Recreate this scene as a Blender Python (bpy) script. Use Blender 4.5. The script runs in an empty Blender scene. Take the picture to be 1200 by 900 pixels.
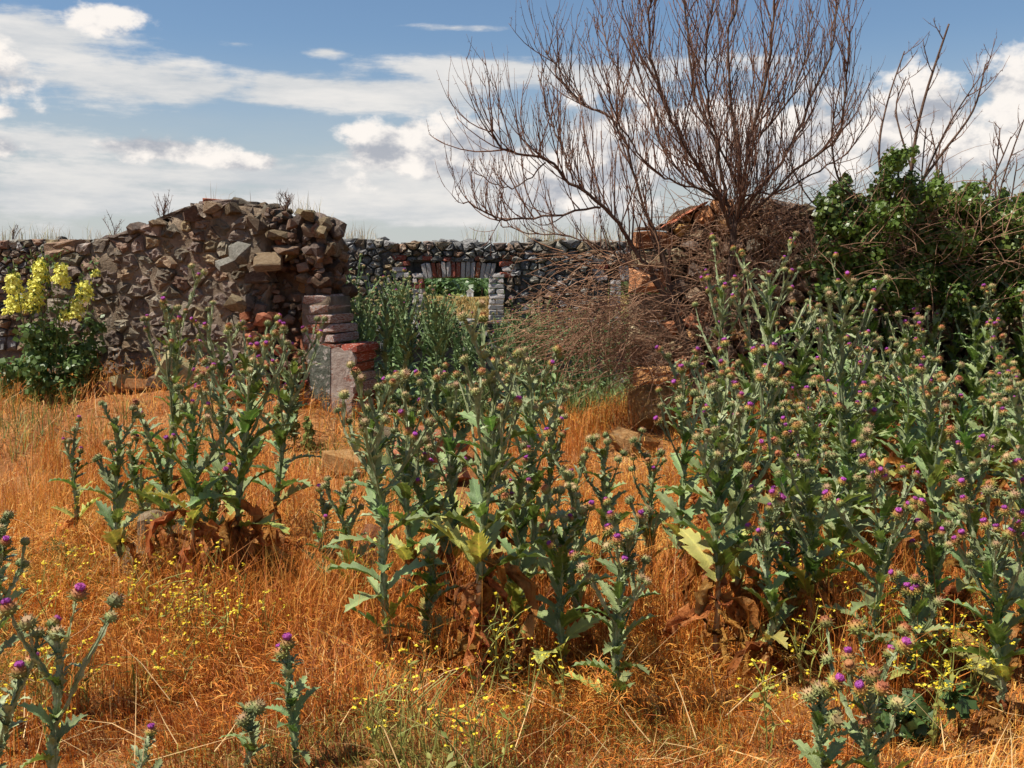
import bpy, bmesh, math, random
import numpy as np
from mathutils import Vector, Matrix, Euler, noise

PI = math.pi
C = bpy.context.scene.collection
S = bpy.context.scene

# ------------------------------------------------------------------ camera
FPX, CX, CY, EYE = 1250.0, 600.0, 450.0, 1.7        # lens in pixels of the 1200 px wide photograph
PITCH = math.atan(125.0 / FPX)
cam_d = bpy.data.cameras.new('camera')
cam = bpy.data.objects.new('camera', cam_d); C.objects.link(cam)
cam_d.sensor_width = 36.0
cam_d.lens = 36.0 * FPX / 1200.0
cam_d.clip_start = 0.05; cam_d.clip_end = 9000
cam.location = (0, 0, EYE)
cam.rotation_euler = (PI / 2 - PITCH, 0, 0)
S.camera = cam

# ------------------------------------------------------------------ light
SUN_EL = math.radians(59)
_sh = Vector((-0.95, -0.27)).normalized()
SUN = Vector((_sh.x * math.cos(SUN_EL), _sh.y * math.cos(SUN_EL), math.sin(SUN_EL)))
sun_d = bpy.data.lights.new('sun', 'SUN'); sun_d.energy = 5.0; sun_d.angle = math.radians(0.55); sun_d.color = (1.0, 0.93, 0.82)
sun = bpy.data.objects.new('sun', sun_d); C.objects.link(sun)
sun.rotation_euler = SUN.to_track_quat('Z', 'Y').to_euler()
S.view_settings.view_transform = 'Standard'; S.view_settings.look = 'None'
S.view_settings.exposure = 0.62; S.view_settings.gamma = 1.0
try: S.view_settings.use_curve_mapping = False
except Exception: pass
S.cycles.max_bounces = 5; S.cycles.diffuse_bounces = 3; S.cycles.transparent_max_bounces = 8
S.cycles.use_denoising = True

# ------------------------------------------------------------------ sky (Nishita with real clouds by direction)
W = bpy.data.worlds.new('World'); S.world = W; W.use_nodes = True
def build_world():
    nt = W.node_tree; nt.nodes.clear(); L = nt.links.new
    def N(t, **k):
        n = nt.nodes.new(t)
        for a, b in k.items(): setattr(n, a, b)
        return n
    def val(s, v):
        if isinstance(v, (int, float)): s.default_value = v
        else: L(v, s)
    def M(op, a, b=0.0, c=None, clamp=False):
        n = N('ShaderNodeMath', operation=op, use_clamp=clamp)
        val(n.inputs[0], a); val(n.inputs[1], b)
        if c is not None: val(n.inputs[2], c)
        return n.outputs[0]
    def smooth(x, a, b):
        n = N('ShaderNodeMapRange', interpolation_type='SMOOTHSTEP')
        val(n.inputs[0], x); n.inputs[1].default_value = a; n.inputs[2].default_value = b
        n.inputs[3].default_value = 0; n.inputs[4].default_value = 1
        return n.outputs[0]
    def mixc(f, a, b):
        n = N('ShaderNodeMix', data_type='RGBA')
        val(n.inputs[0], f)
        for s, v in ((n.inputs[6], a), (n.inputs[7], b)):
            if isinstance(v, tuple): s.default_value = (*v, 1)
            else: L(v, s)
        return n.outputs[2]
    tc = N('ShaderNodeTexCoord'); sep = N('ShaderNodeSeparateXYZ'); L(tc.outputs['Generated'], sep.inputs[0])
    x, y, z = sep.outputs
    az = M('ARCTAN2', x, y); el = M('ARCSINE', z)
    def noise_at(dx, dz, sc, det, zs=2.2, rough=0.58):
        cb = N('ShaderNodeCombineXYZ')
        val(cb.inputs[0], M('ADD', az, dx)); val(cb.inputs[1], M('MULTIPLY', M('ADD', el, dz), zs)); cb.inputs[2].default_value = 3.7
        n = N('ShaderNodeTexNoise'); L(cb.outputs[0], n.inputs['Vector'])
        n.inputs['Scale'].default_value = sc; n.inputs['Detail'].default_value = det; n.inputs['Roughness'].default_value = rough
        return n.outputs['Fac']
    # billows for cumulus, long fibres for streaks
    b0 = noise_at(0, 0, 21, 6, 1.5); b1 = noise_at(-0.012, 0.018, 21, 6, 1.5)
    f0 = noise_at(0.3, 0, 7, 6, 5.0, 0.62)
    big = noise_at(1.3, 0.4, 3.2, 5, 3.0)
    bump = M('MULTIPLY_ADD', b0, 2.6, -1.3)
    bumpf = M('MULTIPLY_ADD', f0, 2.6, -1.3)
    def ell(px, py, rx, ry):
        a0, e0 = math.atan((px - 600) / 1250), (325 - py) / 1250
        u = M('MULTIPLY_ADD', az, 1250 / rx, -a0 * 1250 / rx)
        v = M('MULTIPLY_ADD', el, 1250 / ry, -e0 * 1250 / ry)
        return M('SUBTRACT', 1.0, M('SQRT', M('ADD', M('MULTIPLY', u, u), M('MULTIPLY', v, v))))
    def union(ls):
        r = None
        for d in ls:
            if r is None: r = d
            else: r = M('SMOOTH_MAX', r, d, 0.12)
        return r
    # heaped cumulus, the tops bright, bases grey (flat bases: two half-shapes)
    cum = union([ell(127, 56, 52, 19), ell(470, 178, 88, 42), ell(555, 190, 90, 44), ell(720, 185, 90, 82), ell(640, 205, 70, 50), ell(830, 180, 110, 60),
                 ell(950, 170, 90, 62), ell(1060, 165, 95, 70), ell(1200, 150, 90, 72), ell(1330, 130, 110, 80), ell(1480, 160, 130, 60),
                 ell(195, 186, 90, 20), ell(290, 196, 60, 12), ell(5, 190, 40, 18), ell(-140, 120, 160, 60), ell(5, 155, 26, 12)])
    cd = M('MULTIPLY_ADD', bump, 0.95, cum)
    cmask = M('MULTIPLY', smooth(cd, -0.02, 0.5), 0.96)
    streak = union([ell(40, 80, 120, 34), ell(180, 118, 190, 26), ell(420, 120, 230, 24), ell(560, 92, 130, 17), ell(700, 100, 200, 26), M('SUBTRACT', ell(388, 76, 34, 12), .35),
                    M('SUBTRACT', ell(282, 72, 40, 11), .5), M('SUBTRACT', ell(535, 47, 80, 7), .5), ell(-200, 90, 200, 40), ell(330, 215, 420, 36), ell(80, 240, 260, 30), ell(520, 245, 240, 26), ell(60, 185, 120, 18)])
    sd = M('MULTIPLY_ADD', bumpf, 1.0, M('MULTIPLY_ADD', bump, 0.45, streak))
    smask = M('MULTIPLY', smooth(sd, -0.1, 0.6), 0.93)
    # a broken deck elsewhere, and a milky veil that thickens to the horizon
    out_az = smooth(M('ABSOLUTE', az), 0.5, 0.75)
    deck = M('MULTIPLY', M('MULTIPLY', smooth(big, 0.5, 0.7), out_az), smooth(el, 0.02, 0.12))
    veil = M('SUBTRACT', 1.0, smooth(el, 0.03, 0.22))
    veil = M('MULTIPLY', veil, M('MULTIPLY_ADD', f0, 0.9, 0.55), clamp=True)
    lit = M('MULTIPLY_ADD', M('SUBTRACT', b0, b1), 5.5, 0.0)
    hi = M('MULTIPLY_ADD', el, 1250 / 130.0, -0.75)             # higher parts of the banks catch more sun
    shade = M('ADD', M('MULTIPLY_ADD', lit, 0.55, 0.42), M('MULTIPLY', hi, 0.33))
    shade = smooth(shade, 0.0, 1.0)
    ccol = mixc(shade, (0.28, 0.295, 0.33), (0.66, 0.62, 0.58))
    scol = mixc(smooth(f0, 0.3, 0.75), (0.375, 0.395, 0.415), (0.575, 0.555, 0.53))
    sky = N('ShaderNodeTexSky', sky_type='NISHITA'); sky.sun_disc = False
    sky.sun_elevation = SUN_EL; sky.sun_rotation = math.atan2(SUN.x, SUN.y)
    sky.altitude = 200; sky.air_density = 1.15; sky.dust_density = 0.3; sky.ozone_density = 5.5
    bg = N('ShaderNodeBackground'); L(sky.outputs[0], bg.inputs[0]); bg.inputs[1].default_value = 0.066
    bgv = N('ShaderNodeBackground'); bgv.inputs[0].default_value = (0.365, 0.38, 0.375, 1)
    bgs = N('ShaderNodeBackground'); L(scol, bgs.inputs[0])
    bgc = N('ShaderNodeBackground'); L(ccol, bgc.inputs[0])
    def mx(f, a, b):
        n = N('ShaderNodeMixShader'); L(f, n.inputs[0]); L(a.outputs[0], n.inputs[1]); L(b.outputs[0], n.inputs[2]); return n
    m = mx(M('MULTIPLY', veil, 0.9), bg, bgv); m = mx(deck, m, bgs); m = mx(smask, m, bgs); m = mx(cmask, m, bgc)
    o = N('ShaderNodeOutputWorld'); L(m.outputs[0], o.inputs[0])
build_world()

# ------------------------------------------------------------------ pixel helpers, ground shape
cp, sp = math.cos(PITCH), math.sin(PITCH)
def ray(px, py):
    a, b = (px - CX) / FPX, (CY - py) / FPX
    return Vector((a, cp + b * sp, -sp + b * cp))
def at(px, py, Y):
    d = ray(px, py)
    return Vector((d.x / d.y * Y, Y, EYE + d.z / d.y * Y))
def ground(x, y):
    g = 0.0 * x
    def bump(cx, cy, sx, sy, h): return h * np.exp(-((x - cx) / sx) ** 2 / 2 - ((y - cy) / sy) ** 2 / 2)
    g = g + bump(-4.3, 10.5, 1.6, 1.5, 0.60) + bump(-2.5, 10.0, 0.9, 0.7, 0.30) + bump(-1.0, 9.6, 0.9, 0.6, 0.16)
    g = g + bump(1.5, 9.6, 1.0, 0.9, 0.30) + bump(3.6, 10.0, 2.4, 1.5, 0.35) + bump(-0.55, 8.3, 0.7, 0.5, 0.12)
    near = np.exp(-(x * x + (y - 8) ** 2) / 400.0)
    g = g + near * (0.035 * np.sin(2.1 * x + 0.7 * y) * np.sin(1.7 * y - 0.5 * x + 1) + 0.02 * np.sin(5.3 * x + 2) * np.sin(4.7 * y + 1.3 * x))
    far = 1 - np.exp(-np.maximum(y - 30, 0) / 200.0)
    g = g + far * (0.5 * np.sin(x / 170.0) * np.sin(y / 210.0) - 0.5)
    return g
def gz(x, y): return float(ground(np.float64(x), np.float64(y)))
def onground(px, py):
    d = ray(px, py); t = 2.0
    while t < 60:
        p = Vector((0, 0, EYE)) + d * t
        if p.z <= gz(p.x, p.y): break
        t += 0.02
    return Vector((p.x, p.y, gz(p.x, p.y)))

# ------------------------------------------------------------------ materials
def mk(name, stops, scale=6.0, detail=5, rough=0.85, bump=0.0, bscale=30.0, rnd=0.25, hue=0.0, transl=0.0, attr=None, attr_mode='mix', attr_stops=None,
       spec=0.25, under=None, patch=None):
    m = bpy.data.materials.new(name); m.use_nodes = True
    nt = m.node_tree; L = nt.links.new; nt.nodes.clear()
    N = nt.nodes.new
    out = N('ShaderNodeOutputMaterial'); b = N('ShaderNodeBsdfPrincipled')
    b.inputs['Roughness'].default_value = rough
    b.inputs['Specular IOR Level'].default_value = spec
    tc = N('ShaderNodeTexCoord'); oi = N('ShaderNodeObjectInfo')
    add = N('ShaderNodeVectorMath'); add.operation = 'MULTIPLY_ADD'
    L(oi.outputs['Random'], add.inputs[0]); add.inputs[1].default_value = (37, 19, 53); L(tc.outputs['Object'], add.inputs[2])
    n = N('ShaderNodeTexNoise'); L(add.outputs[0], n.inputs['Vector'])
    n.inputs['Scale'].default_value = scale; n.inputs['Detail'].default_value = detail; n.inputs['Roughness'].default_value = 0.65
    r = N('ShaderNodeValToRGB'); L(n.outputs['Fac'], r.inputs[0])
    def setramp(r, stops):
        e = r.color_ramp.elements
        while len(e) < len(stops): e.new(0.5)
        for k, (p, c) in enumerate(stops): e[k].position = p; e[k].color = (*c, 1)
    setramp(r, stops)
    col = r.outputs[0]
    def mix(f, a, bb, blend='MIX'):
        x = N('ShaderNodeMix'); x.data_type = 'RGBA'; x.blend_type = blend
        if isinstance(f, float): x.inputs[0].default_value = f
        else: L(f, x.inputs[0])
        for s, v in ((x.inputs[6], a), (x.inputs[7], bb)):
            if isinstance(v, tuple): s.default_value = (*v, 1)
            else: L(v, s)
        return x.outputs[2]
    if patch:                                          # worn patches of another coat: (scale, lo, hi, colour)
        pn = N('ShaderNodeTexNoise'); L(add.outputs[0], pn.inputs['Vector']); pn.inputs['Scale'].default_value = patch[0]; pn.inputs['Detail'].default_value = 6
        pn.inputs['Roughness'].default_value = 0.7
        mr = N('ShaderNodeMapRange'); L(pn.outputs['Fac'], mr.inputs[0]); mr.inputs[1].default_value = patch[1]; mr.inputs[2].default_value = patch[2]
        col = mix(mr.outputs[0], col, patch[3])
    if attr:
        at_ = N('ShaderNodeAttribute'); at_.attribute_name = attr
        if attr_mode == 'colour': col = mix(1.0, col, at_.outputs['Color'], 'MULTIPLY')
        else:
            ar = N('ShaderNodeValToRGB'); L(at_.outputs['Fac'], ar.inputs[0]); setramp(ar, attr_stops)
            col = mix(1.0, col, ar.outputs[0], 'MULTIPLY')
    if under:
        ge = N('ShaderNodeNewGeometry'); col = mix(ge.outputs['Backfacing'], col, mix(0.6, col, under))
    if rnd or hue:
        hs = N('ShaderNodeHueSaturation'); L(col, hs.inputs['Color'])
        mr = N('ShaderNodeMapRange'); L(oi.outputs['Random'], mr.inputs[0]); mr.inputs[3].default_value = 1 - rnd; mr.inputs[4].default_value = 1 + rnd
        L(mr.outputs[0], hs.inputs['Value'])
        if hue:
            mu = N('ShaderNodeMath'); mu.operation = 'MULTIPLY'; L(oi.outputs['Random'], mu.inputs[0]); mu.inputs[1].default_value = 7.31
            fr = N('ShaderNodeMath'); fr.operation = 'FRACT'; L(mu.outputs[0], fr.inputs[0])
            m2 = N('ShaderNodeMapRange'); L(fr.outputs[0], m2.inputs[0]); m2.inputs[3].default_value = 0.5 - hue; m2.inputs[4].default_value = 0.5 + hue
            L(m2.outputs[0], hs.inputs['Hue'])
        col = hs.outputs[0]
    L(col, b.inputs['Base Color'])
    if bump:
        bn = N('ShaderNodeTexNoise'); L(add.outputs[0], bn.inputs['Vector']); bn.inputs['Scale'].default_value = bscale; bn.inputs['Detail'].default_value = 6
        bn.inputs['Roughness'].default_value = 0.7
        bu = N('ShaderNodeBump'); L(bn.outputs['Fac'], bu.inputs['Height']); bu.inputs['Strength'].default_value = bump; bu.inputs['Distance'].default_value = 0.03
        L(bu.outputs[0], b.inputs['Normal'])
    if transl:
        t = N('ShaderNodeBsdfTranslucent'); L(col, t.inputs[0])
        ms = N('ShaderNodeMixShader'); ms.inputs[0].default_value = transl
        L(b.outputs[0], ms.inputs[1]); L(t.outputs[0], ms.inputs[2]); L(ms.outputs[0], out.inputs[0])
    else: L(b.outputs[0], out.inputs[0])
    return m

MT = {}
MT['soil'] = mk('dry_soil', [(0.2, (0.16, 0.065, 0.028)), (0.5, (0.33, 0.14, 0.05)), (0.75, (0.46, 0.23, 0.09))], 2.2, 8, 0.95, 0.9, 40, 0)
MT['grass'] = mk('dry_grass', [(0.0, (1, 1, 1)), (1.0, (1, 1, 1))], 1, 1, 0.6, 0, rnd=0, transl=0.25, attr='tint', attr_mode='colour', spec=0.3)
LEAF_ATTR = [(0.0, (1.9, 1.9, 1.7)), (0.16, (1.0, 1.0, 1.0)), (0.66, (0.95, 0.95, 0.95)), (1.0, (2.5, 2.4, 2.6))]
def leafmat(name, a, b_, c, **k):
    return mk(name, [(0.25, a), (0.5, b_), (0.75, c)], 9, 4, k.pop('rough', 0.42), 0.35, 45, 0.3, k.pop('hue', 0.03), transl=k.pop('transl', 0.28), attr='edge', attr_stops=LEAF_ATTR, spec=0.32, **k)
MT['leaf'] = leafmat('thistle_leaf', (0.058, 0.118, 0.016), (0.112, 0.185, 0.032), (0.22, 0.285, 0.080), under=(0.33, 0.40, 0.20))
MT['leaf_far'] = leafmat('thistle_leaf_fresh', (0.055, 0.105, 0.030), (0.095, 0.165, 0.055), (0.18, 0.25, 0.11), under=(0.30, 0.35, 0.22))
MT['leaf_yellow'] = leafmat('thistle_leaf_yellowing', (0.16, 0.20, 0.03), (0.32, 0.33, 0.05), (0.50, 0.40, 0.08), under=(0.45, 0.45, 0.15), transl=0.3)
MT['dead'] = mk('thistle_leaf_dead', [(0.25, (0.36, 0.12, 0.03)), (0.5, (0.62, 0.26, 0.065)), (0.78, (0.80, 0.52, 0.23))], 5, 7, 0.8, 1.0, 22, 0.3, 0.02, transl=0.42)
MT['stem'] = mk('thistle_stem', [(0.25, (0.13, 0.17, 0.06)), (0.5, (0.23, 0.27, 0.13)), (0.75, (0.42, 0.45, 0.29))], 25, 3, 0.5, 0.3, 60, 0.2, 0.01, transl=0.08)
MT['stem_far'] = mk('thistle_stem_fresh', [(0.25, (0.08, 0.14, 0.045)), (0.5, (0.15, 0.22, 0.085)), (0.75, (0.30, 0.36, 0.2))], 25, 3, 0.5, 0.3, 60, 0.2, 0.01, transl=0.08)
MT['stalk'] = mk('dry_stalk', [(0.25, (0.34, 0.19, 0.075)), (0.5, (0.50, 0.30, 0.13)), (0.75, (0.62, 0.43, 0.22))], 12, 4, 0.7, 0.4, 60, 0.2)
HEADRAMP = [(0.0, (0.10, 0.14, 0.045)), (0.42, (0.20, 0.205, 0.05)), (0.72, (0.32, 0.165, 0.045)), (1.0, (0.30, 0.11, 0.045))]
MT['head'] = mk('flower_head', [(0.2, (0.75, 0.75, 0.75)), (0.8, (1.25, 1.2, 1.1))], 60, 2, 0.55, 0.2, 80, 0.25, 0.02, attr='edge', attr_stops=HEADRAMP, spec=0.35)
MT['head_green'] = mk('flower_head_green', [(0.2, (0.75, 0.75, 0.75)), (0.8, (1.25, 1.2, 1.1))], 60, 2, 0.55, 0.2, 80, 0.25, 0.02, attr='edge',
                      attr_stops=[(0.0, (0.10, 0.14, 0.055)), (0.5, (0.17, 0.20, 0.075)), (0.8, (0.28, 0.26, 0.10)), (1.0, (0.34, 0.20, 0.12))])
MT['purple'] = mk('purple_florets', [(0.3, (0.27, 0.03, 0.23)), (0.7, (0.50, 0.12, 0.42))], 80, 2, 0.6, 0, 30, 0.25, 0.03, transl=0.25)
MT['faded'] = mk('faded_florets', [(0.3, (0.28, 0.085, 0.04)), (0.7, (0.44, 0.20, 0.08))], 80, 2, 0.7, 0, 30, 0.25, 0.02, transl=0.2)
MT['bark'] = mk('bare_bark', [(0.25, (0.055, 0.032, 0.022)), (0.5, (0.105, 0.062, 0.042)), (0.78, (0.21, 0.135, 0.095))], 14, 5, 0.85, 0.6, 60, 0.2)
MT['twig'] = mk('bare_twig', [(0.25, (0.09, 0.045, 0.030)), (0.6, (0.165, 0.085, 0.055)), (0.85, (0.30, 0.17, 0.11))], 10, 3, 0.7, 0.2, 60, 0.2)
MT['brush'] = mk('dry_brush', [(0.25, (0.14, 0.07, 0.043)), (0.55, (0.30, 0.17, 0.10)), (0.85, (0.56, 0.38, 0.23))], 5, 3, 0.7, 0.1, 60, 0.2)
MT['vine'] = mk('vine_leaf', [(0.2, (0.044, 0.080, 0.010)), (0.5, (0.095, 0.155, 0.021)), (0.8, (0.21, 0.265, 0.055))], 3.5, 4, 0.4, 0, rnd=0.1, transl=0.28, spec=0.5)
MT['mustard'] = mk('mustard_stem', [(0.3, (0.16, 0.19, 0.04)), (0.7, (0.30, 0.28, 0.07))], 20, 2, 0.6, 0, rnd=0.25, transl=0.1)
MT['yellow'] = mk('yellow_petal', [(0.3, (0.66, 0.50, 0.02)), (0.7, (0.82, 0.68, 0.06))], 60, 2, 0.55, 0, rnd=0.12, transl=0.25)
MT['snap'] = mk('pale_yellow_petal', [(0.3, (0.72, 0.68, 0.08)), (0.7, (0.86, 0.84, 0.26))], 40, 2, 0.5, 0, rnd=0.08, transl=0.3)
MT['bushleaf'] = mk('shrub_leaf', [(0.25, (0.035, 0.075, 0.018)), (0.5, (0.065, 0.12, 0.03)), (0.75, (0.13, 0.19, 0.06))], 8, 4, 0.45, 0, rnd=0.1, transl=0.2, spec=0.45)
MT['weed_dark'] = mk('bush_leaf', [(0.25, (0.05, 0.095, 0.02)), (0.5, (0.09, 0.15, 0.035)), (0.75, (0.17, 0.23, 0.07))], 8, 4, 0.45, 0, rnd=0.1, transl=0.25, spec=0.4)
MT['weed'] = mk('weed_leaf', [(0.25, (0.085, 0.12, 0.025)), (0.5, (0.16, 0.19, 0.045)), (0.75, (0.27, 0.27, 0.08))], 4, 4, 0.5, 0, rnd=0.1, transl=0.22)
def stone(name, a, b_, c, patch=None, rnd=0.35, hue=0.025, sc=7, bump=1.0):
    return mk(name, [(0.25, a), (0.5, b_), (0.76, c)], sc, 8, 0.92, bump, 28, rnd, hue, spec=0.15, patch=patch)
MT['stone_warm'] = stone('warm_stone', (0.12, 0.076, 0.048), (0.235, 0.165, 0.105), (0.40, 0.31, 0.215), (5, 0.6, 0.74, (0.42, 0.37, 0.28)))
MT['stone_orange'] = stone('clay_stone', (0.22, 0.095, 0.04), (0.42, 0.20, 0.085), (0.56, 0.33, 0.17), (6, 0.6, 0.75, (0.55, 0.44, 0.30)))
MT['stone_grey'] = stone('lichen_stone', (0.075, 0.073, 0.070), (0.17, 0.166, 0.16), (0.37, 0.36, 0.35), (9, 0.56, 0.69, (0.54, 0.53, 0.51)), 0.35)
MT['stone_yellow'] = stone('yellow_lichen_stone', (0.17, 0.13, 0.075), (0.32, 0.25, 0.135), (0.44, 0.37, 0.23), (9, 0.6, 0.7, (0.50, 0.46, 0.36)))
MT['stone_pale'] = stone('pale_grey_stone', (0.12, 0.11, 0.09), (0.25, 0.235, 0.20), (0.40, 0.38, 0.33), (9, 0.58, 0.7, (0.47, 0.45, 0.39)), 0.15, 0.01, 12)
MT['stone_dull'] = stone('dull_stone', (0.10, 0.078, 0.06), (0.19, 0.15, 0.115), (0.32, 0.27, 0.215), (6, 0.6, 0.74, (0.40, 0.37, 0.31)))
MT['mortar'] = stone('mortar', (0.11, 0.08, 0.055), (0.22, 0.165, 0.115), (0.36, 0.29, 0.21), None, 0.1, 0, 5, 1.0)
MT['core'] = stone('rubble_fill', (0.045, 0.03, 0.022), (0.11, 0.07, 0.045), (0.20, 0.13, 0.085), None, 0.1, 0, 7, 1.0)
MT['core_grey'] = stone('rubble_fill_grey', (0.05, 0.046, 0.042), (0.105, 0.096, 0.086), (0.19, 0.175, 0.155), None, 0.1, 0, 7, 1.0)
MT['brick'] = stone('worn_brick', (0.15, 0.034, 0.020), (0.25, 0.065, 0.036), (0.36, 0.12, 0.065), (7, 0.53, 0.63, (0.42, 0.36, 0.31)), 0.25, 0.012, 12, 0.6)
MT['brick_worn'] = stone('worn_whitewashed_brick', (0.19, 0.055, 0.035), (0.26, 0.085, 0.05), (0.36, 0.15, 0.09), (11, 0.42, 0.56, (0.46, 0.42, 0.385)), 0.2, 0.012, 12, 0.6)
MT['brick_white'] = stone('whitewashed_brick', (0.26, 0.24, 0.22), (0.44, 0.42, 0.40), (0.60, 0.59, 0.57), (8, 0.54, 0.62, (0.26, 0.085, 0.05)), 0.15, 0.01, 14, 0.5)
MT['plaster'] = stone('old_plaster', (0.20, 0.13, 0.10), (0.31, 0.25, 0.21), (0.43, 0.39, 0.34), (5.5, 0.54, 0.62, (0.22, 0.075, 0.045)), 0.08, 0, 9, 0.5)
MT['stain'] = stone('mossy_plaster', (0.055, 0.062, 0.045), (0.10, 0.11, 0.085), (0.20, 0.20, 0.17), (22, 0.56, 0.62, (0.36, 0.33, 0.29)), 0.08, 0, 12, 0.6)
MT['white'] = mk('white_paint', [(0.3, (0.74, 0.74, 0.74)), (0.7, (0.8, 0.8, 0.8))], 3, 2, 0.6, 0, rnd=0)
MT['roof'] = mk('hut_roof', [(0.3, (0.3, 0.29, 0.28)), (0.7, (0.4, 0.38, 0.36))], 3, 2, 0.7, 0, rnd=0)

# ------------------------------------------------------------------ mesh helpers
class MB:
    def __init__(s): s.v = []; s.f = []; s.a = []; s.m = []
    def add(s, vs, fs, at_=None, mi=0):
        o = len(s.v)
        s.v.extend([tuple(p) for p in vs]); s.f.extend([tuple(i + o for i in f) for f in fs]); s.m.extend([mi] * len(fs))
        s.a.extend(at_ if at_ is not None else [0.5] * len(vs))
    def mesh(s, name, mats, smooth=False, attr=False):
        me = bpy.data.meshes.new(name); me.from_pydata(s.v, [], s.f); me.update()
        for m in (mats if isinstance(mats, (list, tuple)) else [mats]): me.materials.append(m)
        if any(s.m): me.polygons.foreach_set('material_index', s.m)
        if smooth: me.polygons.foreach_set('use_smooth', [True] * len(me.polygons))
        if attr:
            a = me.attributes.new('edge', 'FLOAT', 'POINT'); a.data.foreach_set('value', s.a)
        return me
def ob(name, data, parent=None, loc=(0, 0, 0), rot=(0, 0, 0), sc=(1, 1, 1)):
    o = bpy.data.objects.new(name, data); C.objects.link(o)
    if parent: o.parent = parent
    o.location = loc; o.rotation_euler = rot; o.scale = sc if hasattr(sc, '__len__') else (sc, sc, sc)
    return o
def tag(o, label=None, cat=None, group=None, kind=None):
    if label: o['label'] = label
    if cat: o['category'] = cat
    if group: o['group'] = group
    if kind: o['kind'] = kind
    return o
def thing(name, label, cat, loc, group=None, kind=None):
    return tag(ob(name, None, None, loc), label, cat, group, kind)
def frame_of(d):
    d = d.normalized(); u = d.cross(Vector((0, 0, 1)))
    if u.length < 1e-3: u = d.cross(Vector((1, 0, 0)))
    u.normalize(); return u, u.cross(d).normalized()
def tube(mb, pts, rad, n=5, mi=0, cap=True):
    vs = []; fs = []; K = len(pts)
    for i, p in enumerate(pts):
        d = (pts[min(i + 1, K - 1)] - pts[max(i - 1, 0)])
        u, w = frame_of(d); r = rad[i] if hasattr(rad, '__len__') else rad
        for k in range(n):
            a = 2 * PI * k / n; vs.append(p + u * (math.cos(a) * r) + w * (math.sin(a) * r))
    for i in range(K - 1):
        for k in range(n):
            a, b = i * n + k, i * n + (k + 1) % n; fs.append((a, b, b + n, a + n))
    if cap and n > 2: fs.append(tuple(range((K - 1) * n, K * n)))
    mb.add(vs, fs, None, mi)
def smooth_path(pts, per=4):
    out = []; P = [pts[0]] + list(pts) + [pts[-1]]
    for i in range(1, len(P) - 2):
        a, b, c, d = P[i - 1], P[i], P[i + 1], P[i + 2]
        for k in range(per):
            t = k / per
            out.append(0.5 * ((2 * b) + (c - a) * t + (2 * a - 5 * b + 4 * c - d) * t * t + (3 * b - a - 3 * c + d) * t ** 3))
    out.append(pts[-1].copy()); return out

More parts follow.
